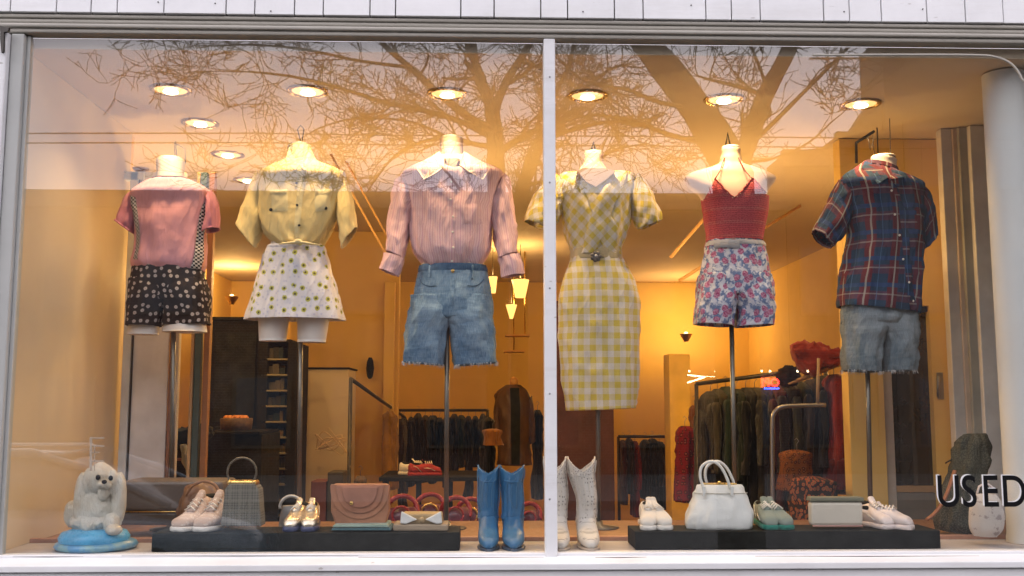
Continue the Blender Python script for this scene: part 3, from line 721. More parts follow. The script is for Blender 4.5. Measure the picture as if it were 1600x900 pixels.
def shorts(name, label, mat, top, mid, lleg, rleg, crotch, bz, Y=YM, amp=.006, dep=.085, seed=3., fn=None):
    """hip loft down to the crotch, then two leg lofts joined into the same cloth mesh"""
    t = garment(name, label, 'shorts', bz, Y); m = MB()
    (ax_, ay_), (bx_, by_), dd_ = mid[-1]
    mid = mid[:-1]+[((ax_+1, ay_-3), (bx_-1, by_-3), dd_*.93), ((ax_+5, ay_+1), (bx_-5, by_+1), dd_*.80), ((ax_+14, ay_+4), (bx_-14, by_+4), dd_*.5)]; mid = mid if len(mid) > 3 else mid
    H = Loft([(a, b, d) for a, b, d in top+mid], Y, 44, 56, e=.9, amp=amp, fa=2.2, fs=9, seed=seed, fn=fn)
    H.mesh(m)
    Ls = []
    for st, sd in ((lleg, 1.7), (rleg, 4.3)):
        (ax_, ay_), (bx_, by_), dd_ = st[0]; k_ = mid[-4] if len(mid) > 3 else mid[0]
        il, ir = (0, 16) if sd < 3 else (-16, 0)      # the inner edges overlap above the crotch
        st = [((ax_+3+il, ay_-26), (bx_-3+ir, by_-26), dd_*.92)]+[((ax_+il*.6, ay_), (bx_+ir*.6, by_), k_[2]*.985)]+list(st[1:])
        L = Loft(st, Y, 34, 44, e=.74, amp=amp*1.2, fa=1.6, fs=12, seed=seed+sd); L.mesh(m); Ls.append(L)
    m.build('cloth', mat, t, thick=.003)
    return t, H, Ls
def fringe(par, L, n=90, ln=.010, mat=None, seed=2):
    rng = random.Random(seed); m = MB()
    for i in range(n):
        ph = rng.uniform(-math.pi, math.pi); p = L.pt(1., ph, .001); l = ln*rng.uniform(.4, 1.5); dx = rng.gauss(0, .004)
        q = p+np.array([dx, rng.gauss(0, .002), -l]); w_ = .0011
        m.add([p+np.array([-w_, 0, .003]), p+np.array([w_, 0, .003]), q+np.array([w_*.4, 0, 0]), q-np.array([w_*.4, 0, 0])], [(0, 1, 2, 3)])
    tag(m.build('frayed_hem', mat or M['fray'], par), kind='stuff')
M['fray'] = cloth('fray_threads', (.70, .72, .74))
# ---- 1: pink T-shirt with check trim, dark daisy shorts
mannequin('headless mannequin at the far left wearing the pink T-shirt', (245, 288, 249, 290), [((238, 292), (296, 292), .05), ((212, 302), (322, 302), .062), ((214, 340), (316, 340), .085), ((216, 400), (312, 400), .075), ((214, 440), (312, 440), .08), ((225, 460), (300, 460), .07)],
   (272, 460, 272), [((206, 470), (250, 470), (247, 523), (199, 523)), ((264, 470), (318, 470), (323, 519), (254, 519))], 'skinw', ('double', 273, 222))
g = garment('tshirt', 'pink short sleeved T-shirt with black and white checked side strip', 'T-shirt', (262, 425))
pink = cloth('pink_jersey', (.74, .36, .40), .08); pinkd = cloth('rose_jersey', (.56, .22, .29), .1); peach = cloth('peach_jersey', (.78, .34, .26), .08)
tf = addf(folds((-.3, .12, .006, .25, 1, .25), (.35, .12, .006, .2, 1, -.2), (0, .1, .005, .5, 1.01, 0), (-.8, .12, .006, .4, 1, .3), (.9, .14, .006, .3, 1, -.2)))
L = Loft([((241, 281), (293, 281), D_(25)), ((230, 286), (306, 285), D_(32)), ((214, 295), (322, 293), D_(36)), ((204, 304), (331, 302), D_(40)), ((204, 322), (331, 318), .098), ((209, 345), (326, 345), .105), ((212, 370), (322, 370), .104), ((209, 395), (321, 395), .103), ((206, 412), (321, 412), .102), ((210, 419), (318, 423), .090)], YM, 64, 64, e=.88, amp=.006, fa=2.2, fs=6, seed=.4, fn=tf)
L.mesh().build('front', pink, g, thick=.003)
tk = NT('check_print'); x_, y_, _z = tk.xyz(tk.obj())
ck = tk.math('ABSOLUTE', tk.math('SUBTRACT', stripe(tk, x_, .016, .5), stripe(tk, y_ if False else _z, .016, .5)))
checkm = sheet_finish(tk, tk.mix(ck, (.02, .018, .02), (.75, .70, .66)))
L.patch([(319, 300), (331, 300), (322, 420), (308, 420)], .004, 24, 6).build('side_panel', peach, g)
L.patch([(316, 318), (327, 303), (313, 421), (296, 421)], .006, 30, 6).build('check_strip', checkm, g)
L.patch([(205, 306), (213, 308), (216, 405), (209, 405)], .005, 24, 4).build('check_strip', checkm, g)
nk = [L.pt(.015, ph, .003) for ph in np.linspace(-math.pi, math.pi, 40)]
MB().tube(nk, .0045, 6, cap=False).build('neckband', plain('black_rib', (.05, .045, .05), .9), g)
for st, sd in (([((206, 300), (222, 322), .05, .0), ((197, 312), (220, 340), .055, -.01), ((187, 332), (214, 356), .055, -.02), ((183, 345), (210, 365), .052, -.02)], .3), ([((322, 322), (331, 298), .05, 0), ((322, 338), (338, 312), .055, -.01), ((319, 352), (342, 335), .055, -.02), ((319, 362), (342, 356), .052, -.02)], 2.)):
    S = sleeve(g, pinkd, st, seed=sd)
    MB().tube([S.pt(.995, ph, .002) for ph in np.linspace(-math.pi, math.pi, 36)], .004, 5, cap=False).build('cuff_band', pinkd, g)
dk = spots('black_daisy_print', (.030, .020, .017), (.52, .44, .40), (.30, .22, .16), 30, .20, .02, .6)
t, H, Ls = shorts('shorts', 'dark floral shorts with small white daisies on the far left mannequin', dk, [((214, 405), (314, 405), .088), ((208, 420), (317, 420), .093)], [((205, 445), (321, 445), .100), ((202, 468), (325, 468), .100)],
   [((203, 462), (262, 462), .092), ((201, 485), (257, 485), .085), ((199, 509), (249, 510), .080)], [((259, 462), (325, 462), .092), ((256, 485), (326, 485), .085), ((254, 509), (327, 507), .080)], None, (262, 510))
# ---- 2: yellow camp shirt, sunflower skirt
mannequin('headless mannequin wearing the yellow tied shirt and white skirt', (452, 484, 226, 250), [((448, 256), (488, 256), .05), ((425, 266), (512, 266), .065), ((415, 310), (516, 310), .09), ((425, 370), (502, 370), .08), ((412, 410), (516, 410), .1), ((404, 450), (520, 450), .1)],
   (470, 470, 470), [((402, 450), (458, 450), (447, 533), (405, 533)), ((464, 450), (522, 450), (509, 535), (465, 535))], 'skinw', ('loop', 470, 196))
g = garment('camp_shirt', 'pale yellow short sleeved button shirt knotted at the waist', 'shirt', (465, 380))
yel = cloth('yellow_cotton', (.74, .60, .29), .08, (.66, .52, .23)); yel2 = cloth('yellow_cotton_folded', (.78, .68, .38), .08)
def tie(q, ph, L):
    if q < .62: return 0
    u = (q-.62)/.38; d = abs(ph); return .012*u*math.sin(14*ph+5*u*(1 if ph > 0 else -1))*math.exp(-(ph/.9)**2)*min(1, u*1.5)+(.010*u*math.exp(-(ph/.25)**2))
L2 = Loft([((446, 250), (492, 250), D_(22)), ((430, 257), (508, 257), D_(28)), ((412, 265), (527, 264), D_(36)), ((401, 276), (539, 275), D_(42)), ((400, 295), (541, 295), .105), ((403, 325), (532, 325), .112), ((407, 350), (523, 350), .114), ((416, 368), (513, 368), .112), ((428, 381), (505, 381), .108), ((434, 386), (500, 386), .095)], YM, 70, 72, e=.88, amp=.0055, fa=2.4, fs=7, seed=4.4,
   fn=addf(tie, folds((-.75, .1, .009, .12, .6, .1), (.75, .1, .009, .12, .6, -.1), (-1.05, .1, .008, .2, .9, .2), (1.1, .1, .008, .2, .9, -.2))))
L2.mesh().build('front', yel, g, thick=.003)
L2.patch([(463, 262), (471, 262), (470, 372), (462, 372)], .0035, 24, 3).build('placket', yel2, g)
for q in ((424, 296, 450, 330), (492, 296, 518, 330)):
    L2.patch([(q[0], q[1]), (q[2], q[1]), (q[2], q[3]), (q[0], q[3])], .0035, 8, 8).build('chest_pocket', yel2, g)
    L2.patch([(q[0], q[1]), (q[2], q[1]), (q[2], q[1]+9), (q[0], q[1]+9)], .006, 4, 8).build('pocket_flap', yel2, g)
L2.buttons([(466, 288), (466, 322), (466, 352)], g, M['button'], .0055); L2.buttons([(424.5, 328), (507, 326)], g, M['button'], .0075)
par_lofts[g.name] = L2
flap(g, [(452, 229), (446, 250), (461, 266), (467, 258), (455, 240)], YM-.075, [.5, .8, 0, 0, .3], yel2, bend=.03)
flap(g, [(484, 229), (494, 250), (476, 266), (468, 258), (482, 240)], YM-.075, [.5, .8, 0, 0, .3], yel2, bend=.03)
Loft([((450, 228), (487, 228), D_(20)), ((449, 240), (489, 240), D_(22)), ((446, 252), (492, 252), D_(23))], YM, 8, 40, e=1.).mesh().build('collar_stand', yel2, g, thick=.002)
cf = P(466, 378, YM-.125)
for a_, b_ in (((452, 374), (436, 381)), ((480, 374), (500, 383))):
    MB().tube([cf, P((a_[0]+466)/2, 379, YM-.135), P(*b_, YM-.122)], [.010, .014, .006], 8, flat=.5).build('tie_end', yel2, g)
MB().ball(cf+np.array([0, -.008, 0]), .017, .012, .013, 12, 8).build('knot', yel2, g)
sleeve(g, yel, [((402, 268), (418, 310), .055), ((392, 285), (415, 340), .062, -.01), ((380, 318), (407, 366), .062, -.02), ((370, 352), (399, 388), .058, -.03)], seed=5.)
sleeve(g, yel, [((524, 308), (538, 268), .055), ((526, 340), (546, 290), .062, -.01), ((530, 362), (553, 320), .062, -.02), ((534, 387), (558, 356), .058, -.03)], seed=6.)
sk = spots('sunflower_print', (.78, .76, .80), (.50, .50, .10), (.10, .09, .03), 20, .19, .075, .6, extra=(.55, .55, .72))
g = garment('mini_skirt', 'white flared mini skirt printed with small yellow green sunflowers', 'skirt', (460, 505))
L = Loft([((420, 385), (507, 385), .098), ((412, 400), (511, 400), .104), ((405, 425), (518, 425), .108), ((396, 460), (528, 460), .116), ((388, 485), (534, 485), .122), ((384, 499), (537, 500), .124)], YM, 50, 72, e=.9, amp=.006, fa=2.5, fs=5, seed=7.7, fn=lambda q, ph, L_: .009*q*math.sin(7*ph+1))
L.mesh().build('cloth', sk, g, thick=.003); L.patch([(-0.0, -1.5), (0, 1.5), (.085, 1.5), (.085, -1.5)], .004, 3, 30, px=False).build('waistband', sk, g)
# ---- 3: pink striped shirt, denim cut-offs
mannequin('headless mannequin left of the mullion in the pink striped shirt', (687, 724, 216, 250), [((682, 258), (729, 258), .05), ((655, 270), (760, 270), .065), ((648, 310), (765, 310), .09), ((658, 390), (758, 390), .08), ((660, 440), (752, 440), .08), ((675, 465), (740, 465), .06)], (699, 470, 698), [], 'skin', None)
g = garment('striped_shirt', 'pink finely striped long sleeved shirt with rolled cuffs and wide collar', 'shirt', (706, 418))
fs_ = fine_stripes('pink_fine_stripe')
L3 = Loft([((676, 246), (736, 246), D_(24)), ((660, 254), (753, 254), D_(30)), ((640, 263), (773, 263), D_(36)), ((628, 274), (786, 273), D_(42)), ((632, 300), (780, 300), .108), ((637, 335), (772, 335), .114), ((639, 365), (768, 365), .114), ((645, 392), (764, 392), .112), ((658, 410), (756, 410), .092), ((666, 420), (748, 420), .070)], YM, 74, 80, e=.88, amp=.007, fa=2.6, fs=5, seed=2.2,
   fn=addf(gathers(.72, 1.01, 22, .0035), folds((-.5, .07, .006, .2, .9, .1), (.55, .07, .006, .15, .9, -.1), (-.2, .06, .004, .3, 1, 0), (.25, .06, .005, .3, 1, 0), (-.95, .1, .007, .4, 1, .25), (.95, .1, .007, .4, 1, -.3))))
L3.mesh().build('front', fs_, g, thick=.003)
L3.patch([(702, 268), (711, 268), (711, 418), (702, 418)], .0035, 30, 3).build('placket', fs_, g)
L3.buttons([(706.5, y) for y in (285, 311, 337, 363, 388, 408)], g, M['wbutton'], .005)
L3.patch([(722, 318), (752, 318), (752, 350), (722, 350)], .0035, 8, 8).build('chest_pocket', fs_, g)
colr = cloth('pale_pink_collar', (.80, .62, .50), .06)
par_lofts[g.name] = L3
flap(g, [(687, 236), (668, 248), (650, 262), (662, 281), (684, 268), (699, 256)], YM-.075, [1, 1.4, 1.2, .6, .1, .3], colr, bend=.03)
flap(g, [(725, 236), (745, 248), (766, 262), (755, 281), (733, 268), (716, 256)], YM-.075, [1, 1.4, 1.2, .6, .1, .3], colr, bend=.03)
MB().pprism([(694, 247), (718, 247), (708, 270)], YM-.115, YM-.07).build('open_neck', M['skin'], g)
S = sleeve(g, fs_, [((628, 272), (652, 320), .055), ((614, 292), (645, 335), .062, -.005), ((608, 330), (641, 355), .058, -.015), ((605, 365), (634, 380), .052, -.03), ((603, 392), (630, 404), .05, -.04)], amp=.009, seed=8.)
sleeve(g, fs_, [((766, 320), (788, 272), .055), ((767, 338), (798, 292), .062, -.005), ((771, 360), (804, 335), .058, -.015), ((776, 384), (808, 368), .052, -.03), ((780, 404), (809, 394), .05, -.04)], amp=.009, seed=9.)
sleeve(g, fs_, [((601, 395), (632, 405), .056, -.04), ((598, 404), (629, 417), .060, -.042), ((593, 420), (622, 432), .056, -.045)], amp=.006, name='rolled_cuff', seed=1.3, thick=.006)
sleeve(g, fs_, [((778, 405), (811, 396), .056, -.04), ((781, 418), (816, 410), .060, -.042), ((784, 434), (819, 428), .056, -.045)], amp=.006, name='rolled_cuff', seed=2.3, thick=.006)
dn = denim('blue_denim', (.075, .15, .25), (.30, .42, .52)); dnd = denim('dark_denim', (.04, .08, .15), (.12, .2, .3))
t, H, Ls = shorts('denim_shorts', 'blue denim cut-off shorts with frayed hems under the pink striped shirt', dn, [((658, 415), (757, 415), .090), ((655, 430), (762, 430), .096)], [((649, 455), (766, 455), .102), ((642, 480), (769, 480), .104), ((639, 498), (771, 498), .104)],
   [((640, 488), (702, 490), .100), ((635, 515), (699, 515), .094), ((632, 540), (697, 542), .088), ((629, 566), (694, 571), .085)], [((700, 490), (769, 488), .100), ((703, 515), (772, 515), .094), ((706, 540), (774, 540), .088), ((709, 572), (777, 567), .085)], None, (703, 572), seed=11, amp=.007)
H.patch([(-0.0, -1.5), (0, 1.5), (.13, 1.5), (.13, -1.5)], .004, 4, 40, px=False).build('waistband', dnd, t)
H.patch([(703, 434), (711, 434), (708, 478), (703, 478)], .0035, 14, 3).build('fly', dn, t)
for px_ in (672, 737): H.patch([(px_-2, 414), (px_+2, 414), (px_+2, 434), (px_-2, 434)], .007, 6, 2).build('belt_loop', dn, t)
H.buttons([(706, 424)], t, M['brass'], .008)
for a_, b_ in (((658, 436), (682, 446)), ((756, 436), (730, 446))):
    q0, p0 = H.find(*a_); q1, p1 = H.find(*b_)
    MB().tube([H.pt(q0+(q1-q0)*u+.03*math.sin(math.pi*u), p0+(p1-p0)*u, .003) for u in np.linspace(0, 1, 10)], .0016, 5).build('pocket_seam', dnd, t)
for k, l in enumerate(Ls): fringe(t, l, 110, .011, seed=k)
# ---- 4: gingham dress
mannequin('headless mannequin right of the mullion wearing the gingham dress', (911, 943, 239, 262), [((900, 268), (955, 268), .05), ((872, 280), (995, 280), .07), ((882, 320), (980, 320), .09), ((900, 400), (965, 400), .075), ((885, 460), (985, 460), .1), ((890, 500), (985, 500), .09)], (934, 500, 934), [], 'skin', ('pin', 927, 222))
g = garment('gingham_dress', 'yellow and white gingham sheath dress with belt and flower brooch', 'dress', (938, 642))
gm = gingham('yellow_gingham'); gb = gingham('yellow_gingham_bias', R(45), .046)
LB = Loft([((880, 270), (982, 268), .035), ((872, 276), (993, 274), .055), ((869, 290), (994, 290), .092), ((874, 315), (988, 315), .108), ((880, 345), (984, 345), .112), ((884, 370), (978, 370), .104), ((892, 392), (970, 392), .090), ((893, 400), (970, 400), .088)], YM, 56, 72, e=.88, amp=.006, fa=2.4, fs=7, seed=3.1,
  fn=folds((-.5, .1, .007, .2, 1, .5), (.2, .1, .007, .3, 1, -.2), (.7, .1, .007, .25, 1, -.4)))
LB.mesh().build('bodice', gb, g, thick=.003)
LB.patch([(900, 268), (928, 300), (968, 400), (945, 400)], .006, 20, 8).build('wrap_front', gb, g)
LB.patch([(975, 268), (945, 290), (908, 400), (926, 400)], .009, 20, 8).build('wrap_front', gb, g)
MB().pprism([(902, 266), (912, 262), (942, 262), (962, 267), (948, 280), (931, 292), (915, 283)], YM-.115, YM-.06).build('neckline_skin', M['skin'], g)
LS = Loft([((893, 402), (970, 402), .090), ((887, 415), (977, 415), .098), ((879, 435), (989, 435), .108), ((873, 462), (997, 462), .114), ((872, 500), (999, 500), .114), ((873, 550), (999, 550), .110), ((877, 600), (997, 600), .104), ((885, 642), (992, 638), .096)], YM, 64, 72, e=.9, amp=.007, fa=2.2, fs=3, seed=5.9, fn=folds((-.6, .15, .006, .1, .9, .1), (.6, .15, .006, .2, 1, -.1)))
LS.mesh().build('skirt', gm, g, thick=.003)
Loft([((892, 390), (971, 390), .094), ((891, 398), (972, 398), .096), ((892, 407), (972, 407), .096)], YM, 10, 60, e=.9).mesh().build('belt', cloth('belt_cloth', (.55, .44, .24)), g, thick=.004)
bc = P(931, 401, YM-.115)
for k in range(7):
    a_ = k*2*math.pi/7; MB().ball(bc+np.array([.014*math.cos(a_), -.003, .014*math.sin(a_)]), .011, .006, .011, 10, 6).build('petal', plain('dark_metal_petal', (.10, .09, .08), .35, metal=.6), g)
MB().ball(bc+np.array([0, -.008, 0]), .009, .006, .009, 10, 6).build('brooch_center', M['steel'], g)
S = sleeve(g, gb, [((980, 305), (996, 272), .055), ((983, 325), (1008, 284), .066), ((990, 345), (1020, 304), .072, -.01), ((998, 356), (1029, 328), .068, -.02), ((1003, 358), (1032, 345), .060, -.02)], amp=.010, seed=12.)
sleeve(g, gb, [((868, 272), (884, 305), .055), ((852, 284), (880, 326), .066), ((836, 305), (870, 345), .072, -.01), ((824, 332), (858, 357), .066, -.02), ((821, 345), (853, 358), .060, -.02)], amp=.010, seed=13.)
# ---- 5: halter top, rose shorts
mannequin('bare shouldered headless mannequin wearing the red halter top', (1126, 1157, 231, 252), [((1122, 256), (1162, 256), .045), ((1104, 263), (1180, 262), .052), ((1080, 270), (1202, 270), .060), ((1069, 280), (1213, 279), .066), ((1076, 293), (1205, 292), .078), ((1094, 308), (1196, 308), .088), ((1100, 335), (1194, 335), .090), ((1107, 368), (1188, 368), .078), ((1106, 405), (1188, 405), .078), ((1122, 430), (1172, 430), .06)], (1143, 500, 1146), [], 'skin', ('pin', 1137, 208))
g = garment('halter_top', 'red crocheted halter top with thin neck straps', 'halter top', (1148, 375))
crm = crochet('red_crochet')
def cups(q, ph, L_): return .018*math.exp(-((abs(ph)-.55)/.38)**2-((q-.28)/.25)**2)
LH = Loft([((1108, 274), (1188, 274), .070), ((1104, 285), (1192, 285), .086), ((1099, 300), (1198, 300), .096), ((1098, 316), (1198, 316), .101), ((1101, 340), (1196, 340), .100), ((1105, 360), (1192, 360), .092), ((1106, 377), (1190, 377), .090)], YM, 70, 90, e=.9, amp=.003, fs=9, seed=1.5, fn=lambda q, ph, L_: .004+.016*math.exp(-((abs(ph)-.55)/.34)**2-((q-.36)/.17)**2))
poly = [(1097, 306), (1103, 296), (1110, 286), (1117, 279), (1124, 286), (1136, 299), (1148, 310), (1160, 298), (1169, 286), (1176, 278), (1184, 286), (1192, 296), (1199, 306)]
def rim_y(x): return float(np.interp(x, [p_[0] for p_ in poly], [p_[1] for p_ in poly]))
mh = LH.mesh(); keep = []
for k, f_ in enumerate(mh.f):
    c_ = np.mean([mh.v[i_] for i_ in f_], axis=0); u_ = proj(c_)
    keep.append(u_[1] >= (rim_y(u_[0]) if c_[1] < YM else 305))
m2 = MB(); u0 = 0; fu = [mh.u[4*k:4*k+4] for k in range(len(mh.f))]
m2.add(mh.v, [f_ for f_, k_ in zip(mh.f, keep) if k_], [u_ for u_, k_ in zip(fu, keep) if k_])
m2.build('bodice', crm, g, thick=.003)
edge = []
for x_ in np.linspace(1100, 1196, 44):
    q_, p_ = LH.find(x_, rim_y(x_)); edge.append(LH.pt(q_, p_, .001))
MB().tube(edge, .0032, 6).build('scalloped_edge', crm, g)
for a_, b_ in ((1117, 1132), (1176, 1154)):
    MB().tube([P(a_, 280, YM-.100), P((a_+b_)/2, 268, YM-.085), P(b_, 247, YM-.045), P(b_+(2 if b_ < 1140 else -2), 243, YM+.02)], .0022, 6).build('neck_strap', crm, g)
t, H, Ls = shorts('floral_shorts', 'high waisted white shorts with pink and blue rose print and thin belt', roses('rose_print'), [((1106, 376), (1189, 376), .086), ((1101, 390), (1194, 390), .092)], [((1096, 415), (1199, 415), .100), ((1091, 445), (1204, 445), .106), ((1090, 462), (1206, 462), .108)],
   [((1090, 455), (1148, 455), .102), ((1087, 485), (1146, 485), .100), ((1086, 506), (1144, 510), .096)], [((1146, 455), (1206, 455), .102), ((1148, 485), (1208, 485), .100), ((1149, 511), (1207, 508), .096)], None, (1147, 510), seed=21, fn=lambda q, ph, L_: .004*q*math.sin(16*ph))
H.patch([(.05, -1.5), (.05, 1.5), (.13, 1.5), (.13, -1.5)], .005, 4, 40, px=False).build('belt', cloth('pale_belt', (.55, .52, .50)), t)
H.patch([(1117, 381), (1156, 381), (1156, 388), (1117, 388)], .010, 4, 8).build('bow_tab', cloth('grey_tab', (.32, .32, .34)), t)
# ---- 6: plaid shirt turned towards the door
mannequin('headless mannequin turned to the right wearing the plaid shirt', (1362, 1400, 245, 268), [((1352, 268), (1406, 270), .05), ((1330, 282), (1425, 285), .08), ((1335, 330), (1430, 330), .1), ((1335, 400), (1428, 400), .09), ((1328, 450), (1424, 450), .09), ((1345, 480), (1410, 480), .07)], (1354, 510, 1356), [], 'skinw', ('bracket', 1338, 205), tilt=3)
g = garment('plaid_shirt', 'navy and red plaid short sleeved shirt hanging open over grey shorts', 'shirt', (1375, 490))
pl = plaid('navy_red_plaid')
L6 = Loft([((1345, 256), (1402, 270), .06), ((1334, 264), (1412, 274), .075), ((1318, 275), (1428, 280), .095), ((1312, 290), (1441, 293), .115), ((1322, 325), (1440, 325), .125), ((1325, 370), (1440, 370), .128), ((1320, 410), (1438, 410), .130), ((1313, 445), (1437, 450), .132), ((1310, 468), (1436, 480), .130), ((1311, 478), (1433, 492), .128)], YM, 74, 76, e=.9, amp=.009, fa=2.2, fs=5, seed=6.2,
   fn=folds((-.6, .12, .010, .2, .9, .2), (-.1, .1, .007, .3, 1, .15), (.9, .12, .01, .3, 1, -.1), (.25, .06, .007, .1, 1, .45)))
L6.mesh().build('front', pl, g, thick=.003)
L6.patch([(1382, 276), (1391, 276), (1432, 488), (1421, 488)], .005, 40, 3).build('placket', pl, g)
L6.buttons([(1388+(y-280)*.19, y) for y in (300, 335, 370, 405, 440, 470)], g, M['wbutton'], .005)
L6.patch([(1404, 325), (1432, 325), (1433, 360), (1408, 360)], .004, 8, 8).build('chest_pocket', pl, g)
Loft([((1350, 251), (1402, 264), .062), ((1346, 257), (1404, 271), .068)], YM, 8, 40, e=1.).mesh().build('collar_stand', pl, g, thick=.003)
par_lofts[g.name] = L6
flap(g, [(1352, 251), (1346, 262), (1372, 288), (1388, 277), (1378, 262)], YM-.085, [1, 1.5, 0, 0, .4], pl, bend=.03)
flap(g, [(1402, 266), (1412, 276), (1404, 292), (1391, 280), (1394, 270)], YM-.085, [.6, 1.2, .4, 0, .3], pl, bend=.03)
sleeve(g, pl, [((1314, 280), (1330, 330), .06), ((1302, 298), (1328, 350), .066, 0), ((1286, 330), (1315, 372), .066, -.01), ((1271, 361), (1297, 387), .062, -.02)], seed=14., amp=.009)
sleeve(g, pl, [((1428, 335), (1440, 285), .06), ((1434, 352), (1451, 305), .066), ((1438, 374), (1459, 336), .062), ((1440, 391), (1462, 366), .058)], seed=15., amp=.009)
gd = denim('grey_denim', (.10, .14, .17), (.30, .34, .37))
t, H, Ls = shorts('denim_shorts', 'faded grey denim cut-off shorts under the plaid shirt', gd, [((1322, 462), (1430, 466), .095), ((1319, 480), (1431, 480), .1)], [((1318, 498), (1431, 498), .105), ((1318, 508), (1430, 508), .105)],
   [((1317, 500), (1380, 503), .105), ((1318, 530), (1378, 530), .1), ((1319, 555), (1374, 555), .098), ((1321, 579), (1371, 582), .094)], [((1374, 503), (1431, 500), .1), ((1378, 530), (1429, 530), .098), ((1380, 555), (1427, 555), .094), ((1380, 580), (1424, 580), .09)], None, (1372, 582), seed=31, amp=.008)
for k, l in enumerate(Ls): fringe(t, l, 80, .010, seed=k+5)

# ================================================================== goods on the display ledge
def plinth(x0, x1, label):
    a, b = P(x0, 850, .04)[0], P(x1, 850, .04)[0]
    return based(MB().box(a, b, .045, .235, -.002, .062), 'display_plinth', M['black'], label, 'plinth', 'low black plinths along the window', bevel=.003)
plinth(236, 718, 'long low black plinth in the left pane carrying shoes and bags'); plinth(993, 1471, 'long low black plinth in the right pane carrying the white handbag')
ZT = .0625
def spot_on(px_, Y, z=ZT): p = P(px_, 800, Y); return np.array([p[0], Y, z])
def sections(rows, mb=None, n=20, e=.75, cap=True, m=26):
    """rows: (y, x centre, half width, z bottom, z top) along the y axis"""
    mb = mb or MB(); R_ = cat_rom(rows, m); v, f, uv = [], [], []
    for y_, xc, hw, z0, z1 in R_:
        for k in range(n):
            a_ = 2*math.pi*k/n-math.pi/2; v.append((xc+hw*spow(math.cos(a_), e), y_, (z0+z1)/2+(z1-z0)/2*spow(math.sin(a_), e)))
    for i in range(m-1):
        for k in range(n): f.append((i*n+k, i*n+(k+1) % n, (i+1)*n+(k+1) % n, (i+1)*n+k)); uv.append([(v[q][1], v[q][2]) for q in f[-1]])
    if cap: f += [tuple(range(n))[::-1], tuple((m-1)*n+k for k in range(n))]; uv += [[(0, 0)]*n]*2
    return mb.add(v, f, uv)
def shoe(label, px_, Y, L_, rz, upm, solem, kind='sneaker', group=None, lacem=None, z=ZT, w_=.046, h=.09):
    t = thing('shoe', label, 'shoe', spot_on(px_, Y, z), group, rz); o = WO[t.name]; WO[t.name] = np.zeros(3)
    lacem = lacem or M['wbutton']
    if kind == 'sneaker':
        sections([(0, 0, .5*w_, .001, .018), (.06*L_, 0, .85*w_, 0, .020), (.3*L_, .003, w_, 0, .020), (.6*L_, 0, .8*w_, 0, .020), (.95*L_, 0, .75*w_, 0, .020), (L_, 0, .5*w_, .002, .018)], e=.4).build('sole', solem, t)
        sections([(.01*L_, 0, .45*w_, .014, .028), (.07*L_, 0, .8*w_, .014, .046), (.2*L_, .003, .95*w_, .014, .056), (.36*L_, .002, .93*w_, .014, .072), (.55*L_, 0, .76*w_, .014, h), (.75*L_, 0, .70*w_, .014, h-.004), (.93*L_, 0, .66*w_, .014, h+.004), (L_-.004, 0, .4*w_, .016, h-.01)], e=.8).build('upper', upm, t)
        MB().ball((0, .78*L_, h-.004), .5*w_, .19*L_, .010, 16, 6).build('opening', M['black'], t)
        sections([(.30*L_, 0, .35*w_, .06, .074), (.5*L_, 0, .36*w_, .08, h+.008), (.58*L_, 0, .38*w_, .09, h+.026)], n=10, m=8).build('tongue', upm, t)
        for k in range(4):
            y_ = (.30+.06*k)*L_; zz = .076+(h-.072)*k/4+.004
            MB().tube([(-.5*w_, y_, zz-.010), (0, y_+.004, zz+.004), (.5*w_, y_, zz-.010)], .0028, 5).build('lace', lacem, t)
        if h > .1: MB().ball((0, .10*L_, .024), .66*w_, .085*L_, .020, 14, 8).build('toe_cap', solem, t)
    elif kind == 'flat':
        sections([(0, 0, .45*w_, .001, .010), (.1*L_, 0, .8*w_, 0, .010), (.35*L_, 0, .95*w_, 0, .010), (.65*L_, 0, .6*w_, .004, .012), (.95*L_, 0, .65*w_, 0, .022), (L_, 0, .4*w_, 0, .02)], e=.4).build('sole', solem, t)
        sections([(.01*L_, 0, .3*w_, .010, .018), (.1*L_, 0, .74*w_, .009, .036), (.25*L_, 0, .9*w_, .009, .046), (.38*L_, 0, .86*w_, .009, .046), (.6*L_, 0, .6*w_, .010, .040), (.85*L_, 0, .62*w_, .014, .052), (.98*L_, 0, .45*w_, .018, .058)], e=.75).build('upper', upm, t)
        MB().ball((0, .66*L_, .047), .48*w_, .27*L_, .012, 16, 6).build('opening', plain('shoe_lining', (.25, .18, .12), .7, bump=0), t)
        MB().ball((0, .30*L_, .052), .35*w_, .02, .008, 10, 6).build('bow', upm, t)
    if kind == 'sneaker':
        for sx_ in (-1, 1):
            MB().tube([(sx_*.93*w_, .22*L_, .03), (sx_*.86*w_, .42*L_, .045), (sx_*.66*w_, .60*L_, h*.62), (sx_*.5*w_, .72*L_, h-.012)], .0016, 5).build('side_seam', lacem, t)
            MB().tube([(sx_*.75*w_, .62*L_, .022), (sx_*.72*w_, .74*L_, .05), (sx_*.62*w_, .86*L_, h-.012)], .0014, 5).build('side_seam', lacem, t)
        MB().box(-.006, .006, L_-.008, L_-.001, .02, h-.01).build('heel_tab', solem, t)
    WO[t.name] = o; return t
beige = spots('beige_print_canvas', (.56, .42, .34), (.70, .58, .48), (.25, .12, .12), 90, .25, .06, .9)
offw = cloth('off_white_canvas', (.74, .68, .60), .1); solew = plain('rubber_white', (.72, .68, .62), .5, .08, 12)
pr = thing
gA = 'beige canvas sneakers'; shoe('left shoe of the beige patterned canvas sneakers on the left plinth', 277, .07, .25, R(-20), beige, solew, group=gA, h=.115); shoe('right shoe of the beige patterned canvas sneakers on the left plinth', 312, .07, .25, R(-14), beige, solew, group=gA, h=.115)
